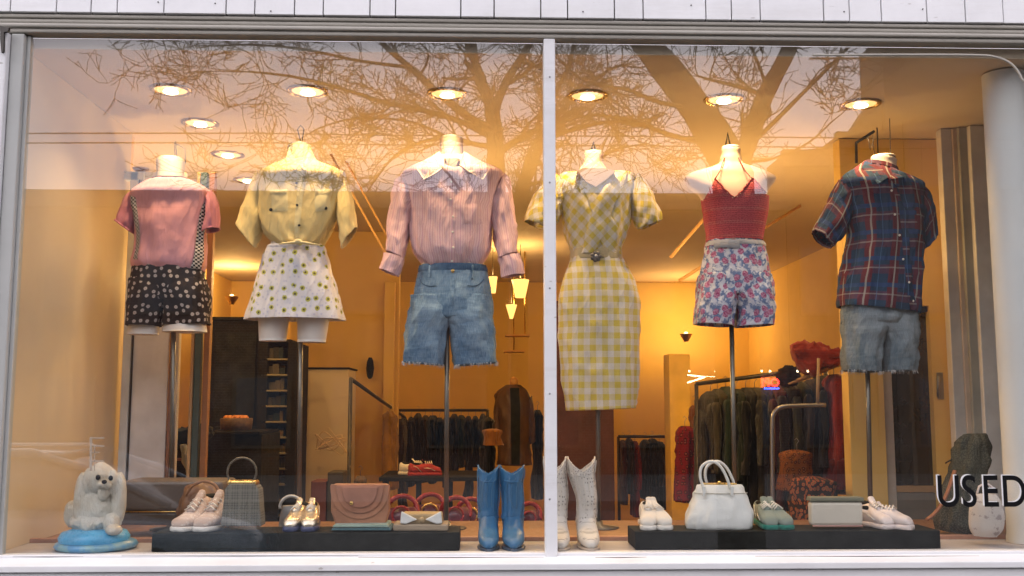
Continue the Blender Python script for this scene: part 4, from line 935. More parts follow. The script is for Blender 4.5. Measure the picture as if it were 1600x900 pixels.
silver = plain('silver_leather', (.75, .66, .52), .25, .2, 30, metal=.8, bump=.3); navy = plain('navy_sole', (.05, .06, .14), .5)
gB = 'silver sneakers'; shoe('left one of the silver shoes with dark blue soles', 452, .06, .23, R(-6), silver, navy, group=gB, h=.085, w_=.033); shoe('right one of the silver shoes with dark blue soles', 482, .06, .23, R(4), silver, navy, group=gB, h=.085, w_=.033)
gC = 'cream lace-up shoes'; shoe('left shoe of the cream lace-up pair at the left end of the right plinth', 1012, .06, .22, R(-12), offw, solew, group=gC, h=.085, w_=.035); shoe('right shoe of the cream lace-up pair at the left end of the right plinth', 1042, .06, .22, R(14), offw, solew, group=gC, h=.085, w_=.035)
teal = cloth('green_suede', (.02, .20, .15), .15); greyt = cloth('grey_green_canvas', (.22, .26, .22), .1)
gD = 'green sneakers'; shoe('left shoe of the green suede sneakers beside the white handbag', 1206, .06, .23, R(-3), greyt, teal, group=gD, h=.085, w_=.036); shoe('right shoe of the green suede sneakers beside the white handbag', 1232, .06, .23, R(14), greyt, teal, group=gD, h=.085, w_=.036)
pwh = plain('pale_pink_leather', (.70, .60, .56), .45, .12, 20)
gE = 'pale pink flat shoes'; shoe('left shoe of the pale pink flats at the right end of the plinth', 1390, .06, .21, R(10), pwh, pwh, 'sneaker', gE, h=.085, w_=.037); shoe('right shoe of the pale pink flats at the right end of the plinth', 1425, .05, .22, R(44), pwh, pwh, 'sneaker', gE, h=.07, w_=.037)
# cowboy boots
def boot(label, pxs, Y, mat, top, peak, base, group, solem, toe=1., deco=None):
    """pxs: (left px at top, right px at top, left at ankle, right at ankle)"""
    tl, tr, al, ar = pxs; d = (tr-tl)/2*(Y+D)/F
    c = P((al+ar)/2, base, Y); t = thing('cowboy_boot', label, 'boot', (c[0], Y, -.003), group)
    ya = base-34
    st = [((tl, top), (tr, top), d*1.05), ((tl+1, top+20), (tr-1, top+20), d*1.05), ((tl+2, (top*2+ya)/3), (tr-2, (top*2+ya)/3), d*1.08), ((al-1, (top+ya*2)/3), (ar+1, (top+ya*2)/3), d), ((al, ya-8), (ar, ya-8), d*.92), ((al-1, ya+8), (ar+1, ya+8), d*.95), ((al, base-8), (ar, base-8), d*.95)]
    L = Loft(st, Y, 46, 48, e=.95, amp=.0035, fa=2., fs=9, seed=pxs[0]*.01, fn=lambda q, ph, L_: .0016*math.sin(L_*150+2*ph)*max(0, math.sin(math.pi*(q-.66)/.28)) if .66 < q < .94 else 0)
    # scallop: the rim dips at front and back
    G = L.grid(); dz = (peak)*(Y+D)/F
    for i in range(L.n):
        f_ = max(0, 1-i/14.)
        for k in range(L.m+1):
            ph = -math.pi+2*math.pi*k/L.m; G[i][k] = G[i][k]-np.array([0, 0, dz*f_*max(0, 1-abs(math.sin(ph)))**.6])
    L.mesh().build('shaft', mat, t, thick=.003)
    for s in (-.45, 0, .45):
        MB().tube([L.pt(q, s+.32*math.sin(q*9)*(1-q), .0015) for q in np.linspace(.16, .62, 26)], .0011, 4).build('stitching', deco or M['wbutton'], t)
    MB().tube([L.pt(.80, ph, .001) for ph in np.linspace(-2, 2, 24)], .0016, 5).build('ankle_seam', deco or mat, t)
    hw = (ar-al)/2*(Y+D)/F; x0 = c[0]; z0 = -.003; y0 = Y
    sections([(y0-.185*toe, x0, .25*hw, z0+.010, z0+.028), (y0-.17*toe, x0, .6*hw, z0+.008, z0+.042), (y0-.13*toe, x0, 1.02*hw, z0+.008, z0+.056), (y0-.08, x0, 1.12*hw, z0+.008, z0+.075), (y0-.03, x0, 1.02*hw, z0+.012, z0+.115), (y0+.03, x0, .98*hw, z0+.03, z0+.13), (y0+.062, x0, .7*hw, z0+.04, z0+.11)], n=24, e=.85).build('foot', mat, t)
    sections([(y0-.19*toe, x0, .3*hw, z0, z0+.010), (y0-.16*toe, x0, .8*hw, z0, z0+.010), (y0-.09, x0, 1.2*hw, z0, z0+.010), (y0-.02, x0, .8*hw, z0+.012, z0+.022), (y0+.06, x0, .8*hw, z0+.034, z0+.042)], n=16, e=.4).build('sole', solem, t)
    MB().prism([(x0-.75*hw, z0), (x0+.75*hw, z0), (x0+.85*hw, z0+.036), (x0-.85*hw, z0+.036)], y0+.005, y0+.06).build('heel', solem, t)
    for s in (-1, 1):
        MB().tube([L.pt(q, s*(1.45), .003) for q in np.linspace(.06, .8, 20)], .0022, 5).build('side_piping', mat if not deco else deco, t)
    return t, L
blue = plain('blue_leather', (.035, .145, .30), .38, .18, 14, bump=.35, bdist=.003); blued = plain('pale_blue_piping', (.10, .22, .36), .4)
gF = 'blue cowboy boots'
for a_, lb in (((746, 780, 749, 777), 'left boot of the blue cowboy boots beside the mullion'), ((781, 818, 786, 816), 'right boot of the blue cowboy boots beside the mullion')):
    boot(lb, a_, .20, blue, 726, 14, 838, gF, plain('blue_sole', (.03, .06, .11), .5), deco=blued)
tw = NT('white_tooled_leather'); vo = tw.n('ShaderNodeTexVoronoi', {'Vector': tw.scl(tw.uv(), (90, 60, 1)), 'Scale': 1., 'Randomness': .6}, voronoi_dimensions='2D')
mk = tw.math('MULTIPLY', tw.mapr(vo.outputs['Distance'], .16, .24, 1, 0), tw.mapr(tw.noise(tw.uv(), 12, 2), .42, .5))
tw.col(tw.mix(mk, (.66, .62, .57), (.20, .18, .16))); tw.set(Roughness=.5); tw.bump(tw.math('MULTIPLY', mk, -1.), .4, .002)
gG = 'white cowboy boots'
for a_, lb in (((850, 885, 858, 885), 'left boot of the white cowboy boots, partly behind the mullion'), ((887, 930, 901, 930), 'right boot of the white cowboy boots beside the mullion')):
    boot(lb, a_, .20, tw.m, 713, 22, 838, gG, plain('pale_sole', (.45, .38, .32), .5))
# grey checked handbag with ring handle
def bag_body(t, pts, Y0, Y1, mat, name='body', bevel=.006): return MB().pprism(pts, Y0, Y1).build(name, mat, t, bevel=bevel)
g = thing('handbag', 'stiff grey checked handbag with round ring handle', 'handbag', spot_on(377, .12))
tk = NT('grey_check_weave'); x_, _y, z_ = tk.xyz(tk.obj())
c_ = tk.mix(tk.math('MULTIPLY', tk.math('ADD', stripe(tk, x_, .009, .35), stripe(tk, z_, .009, .35)), .5), (.20, .185, .15), (.10, .09, .075))
gck = sheet_finish(tk, tk.mix(tk.math('MULTIPLY', tk.math('MAXIMUM', stripe(tk, x_, .036, .1), stripe(tk, z_, .036, .1)), .5), c_, (.27, .25, .20)))
bag_body(g, [(344, 823), (408, 823), (404, 765), (398, 756), (357, 756), (351, 765)], .085, .165, gck)
bag_body(g, [(356, 759), (401, 759), (400, 751), (357, 751)], .095, .155, M['brass'], 'frame')
c = P(378, 738, .12); r = D_(22, .12)
MB().tube([c+np.array([r*math.cos(a), 0, r*1.0*math.sin(a)]) for a in np.linspace(R(-42), R(222), 30)], .004, 8).build('handle', plain('dark_horn', (.10, .085, .06), .3), g)
for px_ in (359, 397): MB().ball(P(px_, 754, .10), .010, .008, .009).build('stud', M['brass'], g)
# tan bag behind the sneakers
g = thing('slouch_bag', 'soft tan leather bag slumped behind the beige sneakers', 'bag', spot_on(315, .36, -.004))
Loft([((300, 756), (328, 752), .02), ((292, 760), (338, 760), .05), ((286, 776), (346, 774), .07), ((280, 800), (348, 800), .08), ((282, 824), (346, 826), .07)], .42, 24, 32, amp=.012, fa=2, fs=12, seed=3).mesh(None, True, True).build('body', plain('tan_leather', (.17, .08, .035), .45, .25, 12), g)
MB().tube(cat_rom([P(*q, .34) for q in ((290, 775), (300, 760), (318, 752), (336, 758), (345, 775))], 16), .006, 6).build('strap', plain('tan_leather_dark', (.22, .10, .04), .45), g)
# silver ring bag behind silver shoes
g = thing('small_bag', 'small grey bag with pale ring handle behind the silver shoes', 'bag', spot_on(456, .26, -.004))
Loft([((441, 790), (470, 790), .02), ((438, 800), (474, 800), .03), ((436, 822), (476, 822), .03)], .32, 14, 24, amp=.003, fs=12).mesh(None, True, True).build('body', plain('grey_leather', (.22, .21, .2), .5), g)
c = P(455, 792, .30); r = D_(17, .3)
MB().tube([c+np.array([r*math.cos(a), 0, r*.95*math.sin(a)]) for a in np.linspace(R(-10), R(190), 24)], .006, 8).build('handle', plain('grey_ring', (.48, .46, .42), .4), g)
# brown clutch on folded cloth
g = thing('folded_cloth', 'folded pale green cloth lying under the brown clutch bag', 'cloth', spot_on(565, .1))
for k, (a_, b_, y0, y1) in enumerate(((517, 611, 829, 824.5), (519, 607, 824, 819.5))): MB().pprism([(a_, y0), (b_, y0), (b_-2, y1), (a_+2, y1+1)], .055, .20).build('fold', cloth('pale_green_cloth', (.30, .40, .34)) if k else cloth('teal_cloth', (.08, .16, .18)), g, bevel=.002)
g = thing('clutch_bag', 'brown leather clutch bag with curved scalloped flap', 'bag', spot_on(560, .14, P(560, 819, .1)[2]))
brn = plain('brown_leather', (.36, .16, .085), .42, .2, 14)
bag_body(g, [(524, 820), (602, 820), (608, 800), (607, 760), (603, 757), (520, 757), (517, 762), (517, 800)], .11, .17, brn)
for k, s in enumerate((1., .8, .6)):
    pts = [(517+46*(1-s), 757+k*2), (608-46*(1-s), 757+k*2)]+[(562+46*s*math.cos(a), 757+k*2+(54*s)*math.sin(a)**.8) for a in np.linspace(0.02, math.pi-.02, 26)]
    MB().pprism(pts, .106-.006*k, .11-.006*k+.002).build('flap' if k == 0 else 'flap_layer', plain('brown_leather_flap', (.40-.02*k, .18-.01*k, .10), .4, .2, 14), g, bevel=.0015)
MB().ball(P(549, 786, .085), .007, .004, .007, 10, 6).build('clasp', M['brass'], g)
# tan box with white bow
g = thing('gift_box', 'flat tan box with a silver white bow across it', 'box', spot_on(658, .12))
bag_body(g, [(614, 830), (700, 830), (700, 819), (614, 819)], .07, .19, plain('tan_card', (.36, .27, .18), .7), 'base')
bag_body(g, [(626, 819), (692, 819), (690, 803), (628, 803)], .08, .18, plain('gold_card', (.38, .27, .13), .6), 'lid')
bs = plain('silk_white', (.68, .68, .66), .35, .1, 20)
for s in (-1, 1):
    MB().pprism([(658+s*6, 812), (658+s*31, 799), (658+s*33, 818), (658+s*24, 819)], .066, .079).build('bow_loop', bs, g, bevel=.004)
MB().ball(P(659, 812, .07), .010, .008, .010).build('knot', plain('gold_cloth', (.4, .28, .14), .6), g)
# white handbag
g = thing('handbag', 'large soft white leather handbag with double rolled handles', 'handbag', spot_on(1122, .14))
wl = plain('white_leather', (.70, .70, .66), .42, .06, 10, bump=.3, bdist=.004)
Loft([((1092, 757), (1156, 757), .022), ((1088, 763), (1161, 763), .03), ((1082, 780), (1168, 780), .048), ((1074, 800), (1175, 800), .062), ((1070, 815), (1177, 815), .068), ((1072, 824), (1175, 824), .064), ((1076, 827), (1171, 827), .05)], .15, 34, 48, e=.75, amp=.007, fa=2., fs=12, seed=8).mesh(None, True, True).build('body', wl, g)
MB().pprism([(1096, 760), (1153, 760), (1151, 755), (1098, 755)], .135, .165).build('frame', M['brass'], g, bevel=.003)
MB().ball(P(1124, 754, .13), .008, .006, .006).build('clasp', M['brass'], g)
for dy, k in ((-.024, 0), (.02, 8)):
    pts = [(1099+k, 762), (1094+k, 745), (1096+k, 730), (1106+k, 722), (1117+k, 722), (1128+k, 732), (1137+k, 750), (1141+k, 764)]
    MB().tube(cat_rom([P(*q, .14+dy) for q in pts], 26), .0055, 8).build('handle', wl, g)
LWB = Loft([((1088, 763), (1161, 763), .03), ((1082, 780), (1168, 780), .048), ((1074, 800), (1175, 800), .062), ((1070, 815), (1177, 815), .068)], .15, 20, 40, e=.75)
for y_ in (771,): MB().tube([LWB.pt(LWB.find(1124, y_)[0], ph, .0075) for ph in np.linspace(-1.5, 1.5, 30)], .0016, 5).build('seam', plain('seam_thread', (.5, .5, .46), .5, bump=0), g)
for px_ in (1100, 1144): MB().pprism([(px_-3, 760), (px_+3, 760), (px_+2, 775), (px_-2, 775)], .098, .106).build('handle_tab', wl, g, bevel=.001)
# cream box bag
g = thing('box_bag', 'cream drum shaped bag with grey green rim at the right of the plinth', 'bag', spot_on(1308, .14))
bag_body(g, [(1268, 822), (1350, 822), (1349, 784), (1267, 784)], .10, .145, plain('cream_canvas', (.62, .56, .46), .6, .08), bevel=.012)
bag_body(g, [(1266, 784), (1351, 784), (1350, 777), (1267, 777)], .097, .148, plain('olive_rim', (.14, .14, .09), .6), 'lid', bevel=.004)
MB().tube([P(1270, 822, .098), P(1348, 822, .098)], .003, 6).build('piping', plain('pink_trim', (.55, .3, .25), .6), g)
# dark tweed hat/bag and white drawstring purse at the right end
g = thing('tweed_bag', 'tall slumped dark tweed bag behind the lettering', 'bag', P(1505, 835, .40))
twd = spots('dark_tweed', (.045, .045, .035), (.12, .12, .09), (.01, .01, .01), 150, .3, .1, 1.)
Loft([((1512, 678), (1534, 677), .02), ((1500, 690), (1538, 686), .05), ((1491, 715), (1539, 712), .07), ((1484, 745), (1538, 745), .085), ((1474, 785), (1530, 785), .095), ((1468, 815), (1520, 818), .095), ((1472, 829), (1514, 831), .08)], .42, 40, 44, e=.9, amp=.016, fa=2, fs=9, seed=5).mesh(None, True, True).build('body', twd, g)
MB().tube([P(1488, 718, .34), P(1480, 722, .33), P(1477, 724, .33)], .003, 5).build('strap_end', M['black'], g)
MB().tube(cat_rom([P(*q, .33) for q in ((1492, 735), (1478, 775), (1462, 800), (1448, 812))], 12), [.012]*12, 8, flat=.5).build('leather_strap', plain('rust_leather', (.25, .09, .04), .5), g)
g = thing('round_purse', 'round off-white purse with a faint drawn motif at the right end', 'purse', P(1538, 838, .16))
pu = NT('drawn_purse'); pn = pu.noise(pu.obj(), 40, 3)
pu.col(pu.mix(pu.mapr(pn, .56, .60), (.58, .52, .47), (.36, .30, .28))); pu.set(Roughness=.6)
Loft([((1524, 772), (1556, 772), .02), ((1518, 785), (1562, 785), .045), ((1515, 805), (1566, 805), .06), ((1516, 825), (1564, 825), .055), ((1522, 837), (1556, 838), .035)], .13, 24, 36, e=1., amp=.003, fs=8).mesh(None, True, True).build('body', pu.m, g)
MB().tube([P(1526, 774, .13), P(1530, 760, .13), P(1540, 754, .13), P(1552, 762, .13), P(1554, 774, .13)], .004, 6).build('handle', pwh, g)
# porcelain dog
g = thing('dog_figurine', 'white porcelain long haired dog sitting on a blue cushion', 'figurine', P(150, 845, .14))
yd = .14
def hair(q): return 1+.028*math.sin(34*math.atan2(q[1], q[0])+5*q[2]+3*noise.noise(Vector(q*3)))+.05*noise.noise(Vector(q*4))
def bl(m, x, y, rx, ry, dy=0., rd=None, fn=hair):
    s = (yd+dy+D)/F; c = P(x, y, yd+dy); return m.ball(c, rx*s, (rd or rx)*s, ry*s, 40, 26, fn)
m = MB(); bl(m, 153, 794, 36, 40, .01, 28); bl(m, 157, 748, 23, 23, -.02, 22, lambda q: 1+.03*noise.noise(Vector(q*6))); bl(m, 150, 815, 38, 17, .01, 32); bl(m, 128, 782, 12, 42, -.025, 11); bl(m, 186, 780, 11, 40, -.025, 11); bl(m, 139, 752, 9, 20, -.035, 9); bl(m, 176, 754, 9, 20, -.035, 9); bl(m, 174, 818, 12, 16, -.05, 12); bl(m, 178, 828, 12, 8, -.08, 14); bl(m, 140, 822, 12, 12, -.05, 12); bl(m, 166, 757, 8, 7, -.07, 9); bl(m, 158, 757, 7, 6, -.066, 9); bl(m, 162, 770, 9, 12, -.05, 7); bl(m, 112, 803, 11, 20, .03, 12); bl(m, 158, 728, 9, 6, -.02, 9)
dogm = NT('porcelain_fur'); ob = dogm.obj(); fnz = dogm.noise(dogm.scl(ob, (260, 260, 40)), 1, 4); fm = dogm.noise(ob, 14, 4)
dogm.col(dogm.mix(dogm.mapr(fm, .4, .7), (.80, .76, .66), (.66, .56, .42))); dogm.set(Roughness=.3); dogm.b.inputs['Coat Weight'].default_value = .4; dogm.bump(fnz, 1., .012)
db = m.build('body', dogm.m, g); q = db.modifiers.new('r', 'REMESH'); q.mode = 'VOXEL'; q.voxel_size = .0022; q.use_smooth_shade = True
for ex, ey in ((153, 746), (173, 747)): bl(MB(), ex, ey, 3.4, 4, -.077, 3, None).build('eye', M['button'], g)
bl(MB(), 163, 753, 4, 3.2, -.104, 3, None).build('nose', M['button'], g)
cush = NT('blue_cushion_glaze'); cush.col(cush.mix(cush.mapr(cush.noise(cush.obj(), 16, 3), .4, .6), (.10, .28, .48), (.24, .40, .42))); cush.set(Roughness=.3)
c = P(151, 845, .14); s = (yd+D)/F
MB().lathe((c[0], .14, -.004), [(44*s, 0), (56*s, .004), (60*s, .014), (57*s, .026), (46*s, .036), (30*s, .040), (.0001, .040)], 40, close=True).build('cushion', cush.m, g)
MB().lathe((c[0]-.005, .13, .03), [(50*s, -.004), (51*s, .012), (46*s, .030), (32*s, .040), (.0001, .042)], 40).build('cushion_top', plain('blue_glaze', (.08, .34, .58), .3, .2, 14), g)
# leather suitcase behind the left goods
g = thing('suitcase', 'long dark brown leather suitcase behind the left goods', 'suitcase', P(270, 822, .46))
bag_body(g, [(186, 821), (350, 821), (350, 800), (186, 800)], .46, .68, plain('suitcase_leather', (.085, .060, .045), .45, .2, 6), bevel=.01)
bag_body(g, [(186, 799), (350, 799), (349, 752), (187, 752)], .459, .68, plain('suitcase_lid', (.10, .075, .06), .45, .2, 6), 'lid', bevel=.012)
MB().tube([P(188, 799.5, .457), P(348, 799.5, .457)], .003, 6).build('seam', M['brass'], g)

# ================================================================== the shop behind the display
ORD = ['first', 'second', 'third', 'fourth', 'fifth', 'sixth', 'seventh', 'eighth', 'ninth', 'tenth', 'eleventh', 'twelfth', 'thirteenth', 'fourteenth']
def lamp_pt(name, loc, e, col=AMBER, rad=.05, par=None):
    l = bpy.data.lights.new(name, 'POINT'); l.energy = e; l.color = col; l.shadow_soft_size = rad
    o = bpy.data.objects.new(name, l); COL.objects.link(o); o.location = loc
    if par: o.parent = par; o.location = np.array(loc)-WO[par.name]
    return o
def pendant(label, px_, py_, Y, w_, h_, e, cone=True, drop=True):  # builds the hanging lamps and also the added, unseen fill lights
    c = P(px_, py_, Y); t = thing('pendant_or_fill', label, 'lamp', c, 'amber pendant lamps'); r = w_/2*(Y+D)/F; hh = h_*(Y+D)/F
    MB().lathe(c, [(r, hh), (r*.55, 0)] if cone else [(r, hh), (r*.25, 0)], 24).build('shade', M['shade'], t, thick=.002)
    if drop: MB().tube([c+np.array([0, 0, hh*.6]), (c[0], Y, CEIL-.002)], .003, 6).build('cord', M['dsteel'], t)
    lamp_pt('lamp_light', c+np.array([0, 0, hh*1.1]), e*.38, par=t); return t
pendant('larger amber glass lamp above the brown jacket', 813, 465, 4.6, 27, 28, 30)
pendant('small pointed amber glass lamp lowest of the three', 799, 498, 4.9, 17, 22, 18, False)
pendant('amber glass lamp half hidden by the pink striped shirt', 770, 458, 4.8, 14, 26, 25)
g = thing('wall_shelf', 'pair of thin lit shelves below the amber lamps', 'shelf', P(805, 548, 5.0))
for a_, b_, y_ in ((790, 828, 522), (788, 820, 547)): MB().pprism([(a_, y_), (b_, y_), (b_, y_+2.5), (a_, y_+2.5)], 4.9, 5.1).build('shelf_board', plain('amber_shelf', (.75, .42, .15), .4), g)
MB().tube([P(803, 548, 5.), (P(803, 500, 5.)[0], 5., CEIL)], .006).build('hanging_rod', M['brass'], g); MB().tube([P(820, 523, 5.), (P(820, 500, 5.)[0], 5., CEIL)], .006).build('hanging_rod', M['brass'], g)
# unseen fill lights, added behind the clothes to turn ceiling and walls amber
for px_, py_, Y, e, lb in ((262, 450, 1.7, 48, 'added amber fill light hidden behind the pink T-shirt'), (462, 450, 1.7, 48, 'added amber fill light hidden behind the yellow camp shirt'), (704, 450, 1.7, 48, 'added amber fill light hidden behind the pink striped shirt'), (935, 540, 1.7, 60, 'added amber fill light hidden behind the gingham bodice'),
        (1147, 440, 1.7, 48, 'added amber fill light hidden behind the red halter top'), (1372, 545, 1.9, 60, 'added amber fill light hidden behind the plaid shirt')):
    pendant(lb, px_, py_, Y, 14, 14, e)
pendant('small added amber fill light between the plaid shirt and the wall', 1378, 380, 1.0, 9, 9, 9)  # added out of view to brighten the partition wall
def wedge_lamp(label, px_, py_, Y, e):
    c = P(px_, py_, Y); t = thing('wall_lamp', label, 'lamp', c, 'amber wall lamps')
    MB().lathe(c, [(.02, -.04), (.06, .03), (.065, .04)], 20).build('bowl', M['brass'], t); MB().ball(c+np.array([0, 0, .03]), .03, .03, .03).build('bulb', M['shade'], t)
    lamp_pt('lamp_light', c+np.array([0, 0, .09]), e, par=t)
wedge_lamp('brass wall lamp throwing a bright patch beside the rose printed shorts', 1072, 528, 6.6, 34)
wedge_lamp('brass wall lamp glowing between the first two mannequins', 362, 470, 6.0, 30)
# tall white framed mirror at the left
g = thing('mirror_panel', 'tall white framed mirror panel behind the far left mannequin', 'mirror', P(255, 820, 1.1))
wf = plain('white_frame_paint', (.70, .76, .78), .45); ym = 1.12; zt_ = P(200, 268, ym)[2]
def vb(nm, a_, b_, mt, y0=ym, y1=ym+.04, zz=None, par=g): box(nm, P(a_, 600, y0)[0], P(b_, 600, y0)[0], y0, y1, -.003, zz or zt_, mt, par, .003)
vb('frame_post', 189, 202, wf); vb('mirror_glass', 206, 262, plain('grey_curtain', (.80, .82, .84), .6, .2, 4), ym+.01, ym+.02); vb('frame_post', 203, 205, M['dsteel']); vb('frame_post', 263, 268, plain('brown_edge', (.25, .12, .07), .5)); vb('frame_post', 269, 277, gp)
vb('frame_post', 296, 301, plain('tan_edge', (.50, .32, .16), .5)); vb('frame_post', 302, 312, plain('teal_edge', (.06, .10, .10), .5)); vb('frame_post', 316, 325, plain('rust_edge', (.30, .14, .06), .5))
a = P(218, 268, ym); MB().lathe((a[0], ym+.02, zt_), [(.012, -.06), (.012, 0), (.035, .012), (.04, .02), (.0001, .022)], 16).build('finial', plain('turned_wood', (.25, .14, .06), .5), g)
MB().obox((P(196, 400, ym)[0]+.02, ym+.02, zt_-.02), .05, .02, .02).build('frame_cap', wf, g)
# partitions
wall('partition_wall', 'golden partition wall right of the black shelves', P(452, 600, 4.)[0], P(622, 600, 4.)[0], 4.0, 4.1, 'wall')
def panel(nm, lb, cat_, a_, b_, ytop, Y, dy, mt, z0=-.9):
    p0, p1 = P(a_, ytop, Y), P(b_, ytop, Y); return based(MB().box(p0[0], p1[0], Y, Y+dy, z0, p0[2]), nm, M[mt] if isinstance(mt, str) else mt, lb, cat_, bevel=.004)
g = thing('counter', 'plain golden counter with thin dark top behind the yellow shirt stand', 'counter', (P(500, 577, 3.2)[0], 3.2, -.9))
box('front_panel', P(452, 577, 3.2)[0], P(545, 577, 3.2)[0], 3.2, 3.6, -.9, P(500, 577, 3.2)[2], M['wallp'], g); box('counter_top', P(450, 577, 3.2)[0], P(547, 577, 3.2)[0], 3.18, 3.62, P(500, 576.7, 3.2)[2], P(500, 574, 3.2)[2], M['black'], g)
panel('narrow_pillar', 'slim bright golden pillar beside the receding rail', 'pillar', 601, 617, 440, 3.9, .09, 'wall')
panel('golden_pillar', 'bright golden pillar left of the dark coats', 'pillar', 1045, 1078, 553, 3.0, .2, plain('yellow_paint', (.80, .52, .08), .6))
panel('curtain_panel', 'dark red brown curtain behind the gingham skirt and white boots', 'curtain', 862, 957, 470, 2.9, .06, plain('maroon_curtain', (.075, .025, .022), .8, .4, 5))
based(MB().box(P(955, 437, 7.1)[0], P(1100, 437, 7.1)[0], 7.12, 7.19, P(1000, 440, 7.1)[2], P(1000, 434, 7.1)[2]), 'picture_rail', M['brass'], 'thin golden rail high on the back wall', 'rail')
# black shelving
g = thing('black_cabinet', 'tall black cabinet left of the shelves of boxes', 'cabinet', (P(375, 700, 2.7)[0], 2.7, -.9))
def cb(nm, a_, b_, y0_, y1_, Y, dy, mt, par): p0, p1 = P(a_, y0_, Y), P(b_, y1_, Y); return MB().box(p0[0], p1[0], Y, Y+dy, p1[2], p0[2]).build(nm, mt, par, bevel=.003)
cb('body', 332, 402, 500, 1010, 2.7, .5, M['blackw'], g); cb('top_board', 330, 404, 495, 500, 2.68, .53, M['black'], g); cb('door_panel', 337, 397, 520, 660, 2.69, .009, M['black'], g); cb('door_panel', 337, 397, 666, 820, 2.69, .009, M['black'], g)
g = thing('shelf_unit', 'black open shelf unit with many small boxes', 'shelves', (P(430, 700, 2.6)[0], 2.6, -.9))
cb('side_board', 404, 406, 535, 1000, 2.6, .4, M['blackw'], g); cb('side_board', 450, 454, 535, 1000, 2.6, .4, M['blackw'], g); cb('back_board', 407, 449, 535, 1000, 2.98, .01, M['blackw'], g); cb('top_board', 404, 454, 530, 535, 2.6, .4, M['blackw'], g)
rng = random.Random(5); shm = plain('shelf_edge', (.16, .14, .10), .5)
for k in range(11):
    y_ = 560+k*24.5; cb('shelf_board', 407, 449, y_, y_+3, 2.6, .37, shm, g)
for k in range(9):
    x_ = 409; y_ = 560+k*24.5
    while x_ < 442:
        w_ = rng.uniform(4, 10); hgt = rng.uniform(9, 18); c_ = rng.choice([(.03, .03, .03), (.06, .05, .04), (.10, .07, .03), (.02, .03, .04)])
        p0 = P(x_, y_-hgt, 2.65); p1 = P(min(x_+w_, 448), y_-.3, 2.65)
        q = based(MB().box(p0[0], p1[0], 2.65, 2.85, p1[2], p0[2]), 'small_box', plain('box_card', c_, .6, .2, 20, bump=0), 'small %s box standing on the %s shelf of the black unit' % ({.03: 'black', .06: 'brown', .10: 'tan', .02: 'blue black'}[c_[0]], ORD[k]), 'box', 'small boxes on the black shelves'); x_ += w_+.8
# black table with basket, low table with things
g = thing('black_table', 'black draped table behind the suitcase', 'table', (P(370, 700, 1.9)[0], 1.9, -.9))
cb('body', 315, 403, 679, 900, 1.9, .5, M['black'], g); cb('top_board', 312, 405, 674, 679, 1.88, .54, M['blackw'], g)
g = thing('basket', 'dark basket heaped with orange things on the black table', 'basket', P(369, 675, 2.1))
c = P(369, 674, 2.1); MB().lathe(c, [(.06, .0), (.085, .01), (.09, .07), (.082, .075), (.07, .02), (.0001, .015)], 24).build('bowl', plain('basket_weave', (.07, .035, .015), .7, .4, 50), g)
for k in range(16):
    a_ = rng.uniform(0, 6.28); r_ = rng.uniform(0, .065); MB().ball(c+np.array([r_*math.cos(a_), r_*math.sin(a_), .075]), .02, .02, .016, 8, 6).build('trinket', plain('orange_bead', (.50, .18, .04), .5, bump=0), g)
g = thing('low_table', 'small dark table with reddish rims at the far left', 'table', (P(250, 700, 1.5)[0], 1.5, -.9))
cb('body', 212, 284, 694, 900, 1.5, .4, M['blackw'], g); cb('rim', 210, 286, 688, 693, 1.48, .44, plain('red_rim', (.25, .06, .04), .5), g); cb('rim', 210, 286, 716, 720, 1.48, .02, plain('red_rim2', (.20, .07, .04), .5), g)
g = thing('black_gloves', 'crumpled black leather gloves on the low table', 'gloves', P(285, 690, 1.45))
Loft([((242, 680), (246, 690), .03), ((262, 674), (266, 692), .05), ((290, 668), (292, 694), .06), ((318, 664), (320, 690), .05), ((333, 670), (334, 680), .02)], 1.45, 30, 24, amp=.012, fa=2, fs=20, seed=4).mesh(None, True, True).build('leather', M['black'], g)
g = thing('grey_scarf', 'pale grey scarf hanging down from the black table', 'scarf', P(292, 745, 1.4))
Loft([((284, 694), (290, 694), .02), ((286, 715), (296, 712), .03), ((292, 735), (301, 730), .03), ((298, 746), (304, 742), .02)], 1.38, 20, 20, amp=.01, fs=20, seed=9).mesh(None, True, True).build('cloth', cloth('pale_scarf', (.35, .34, .30)), g)
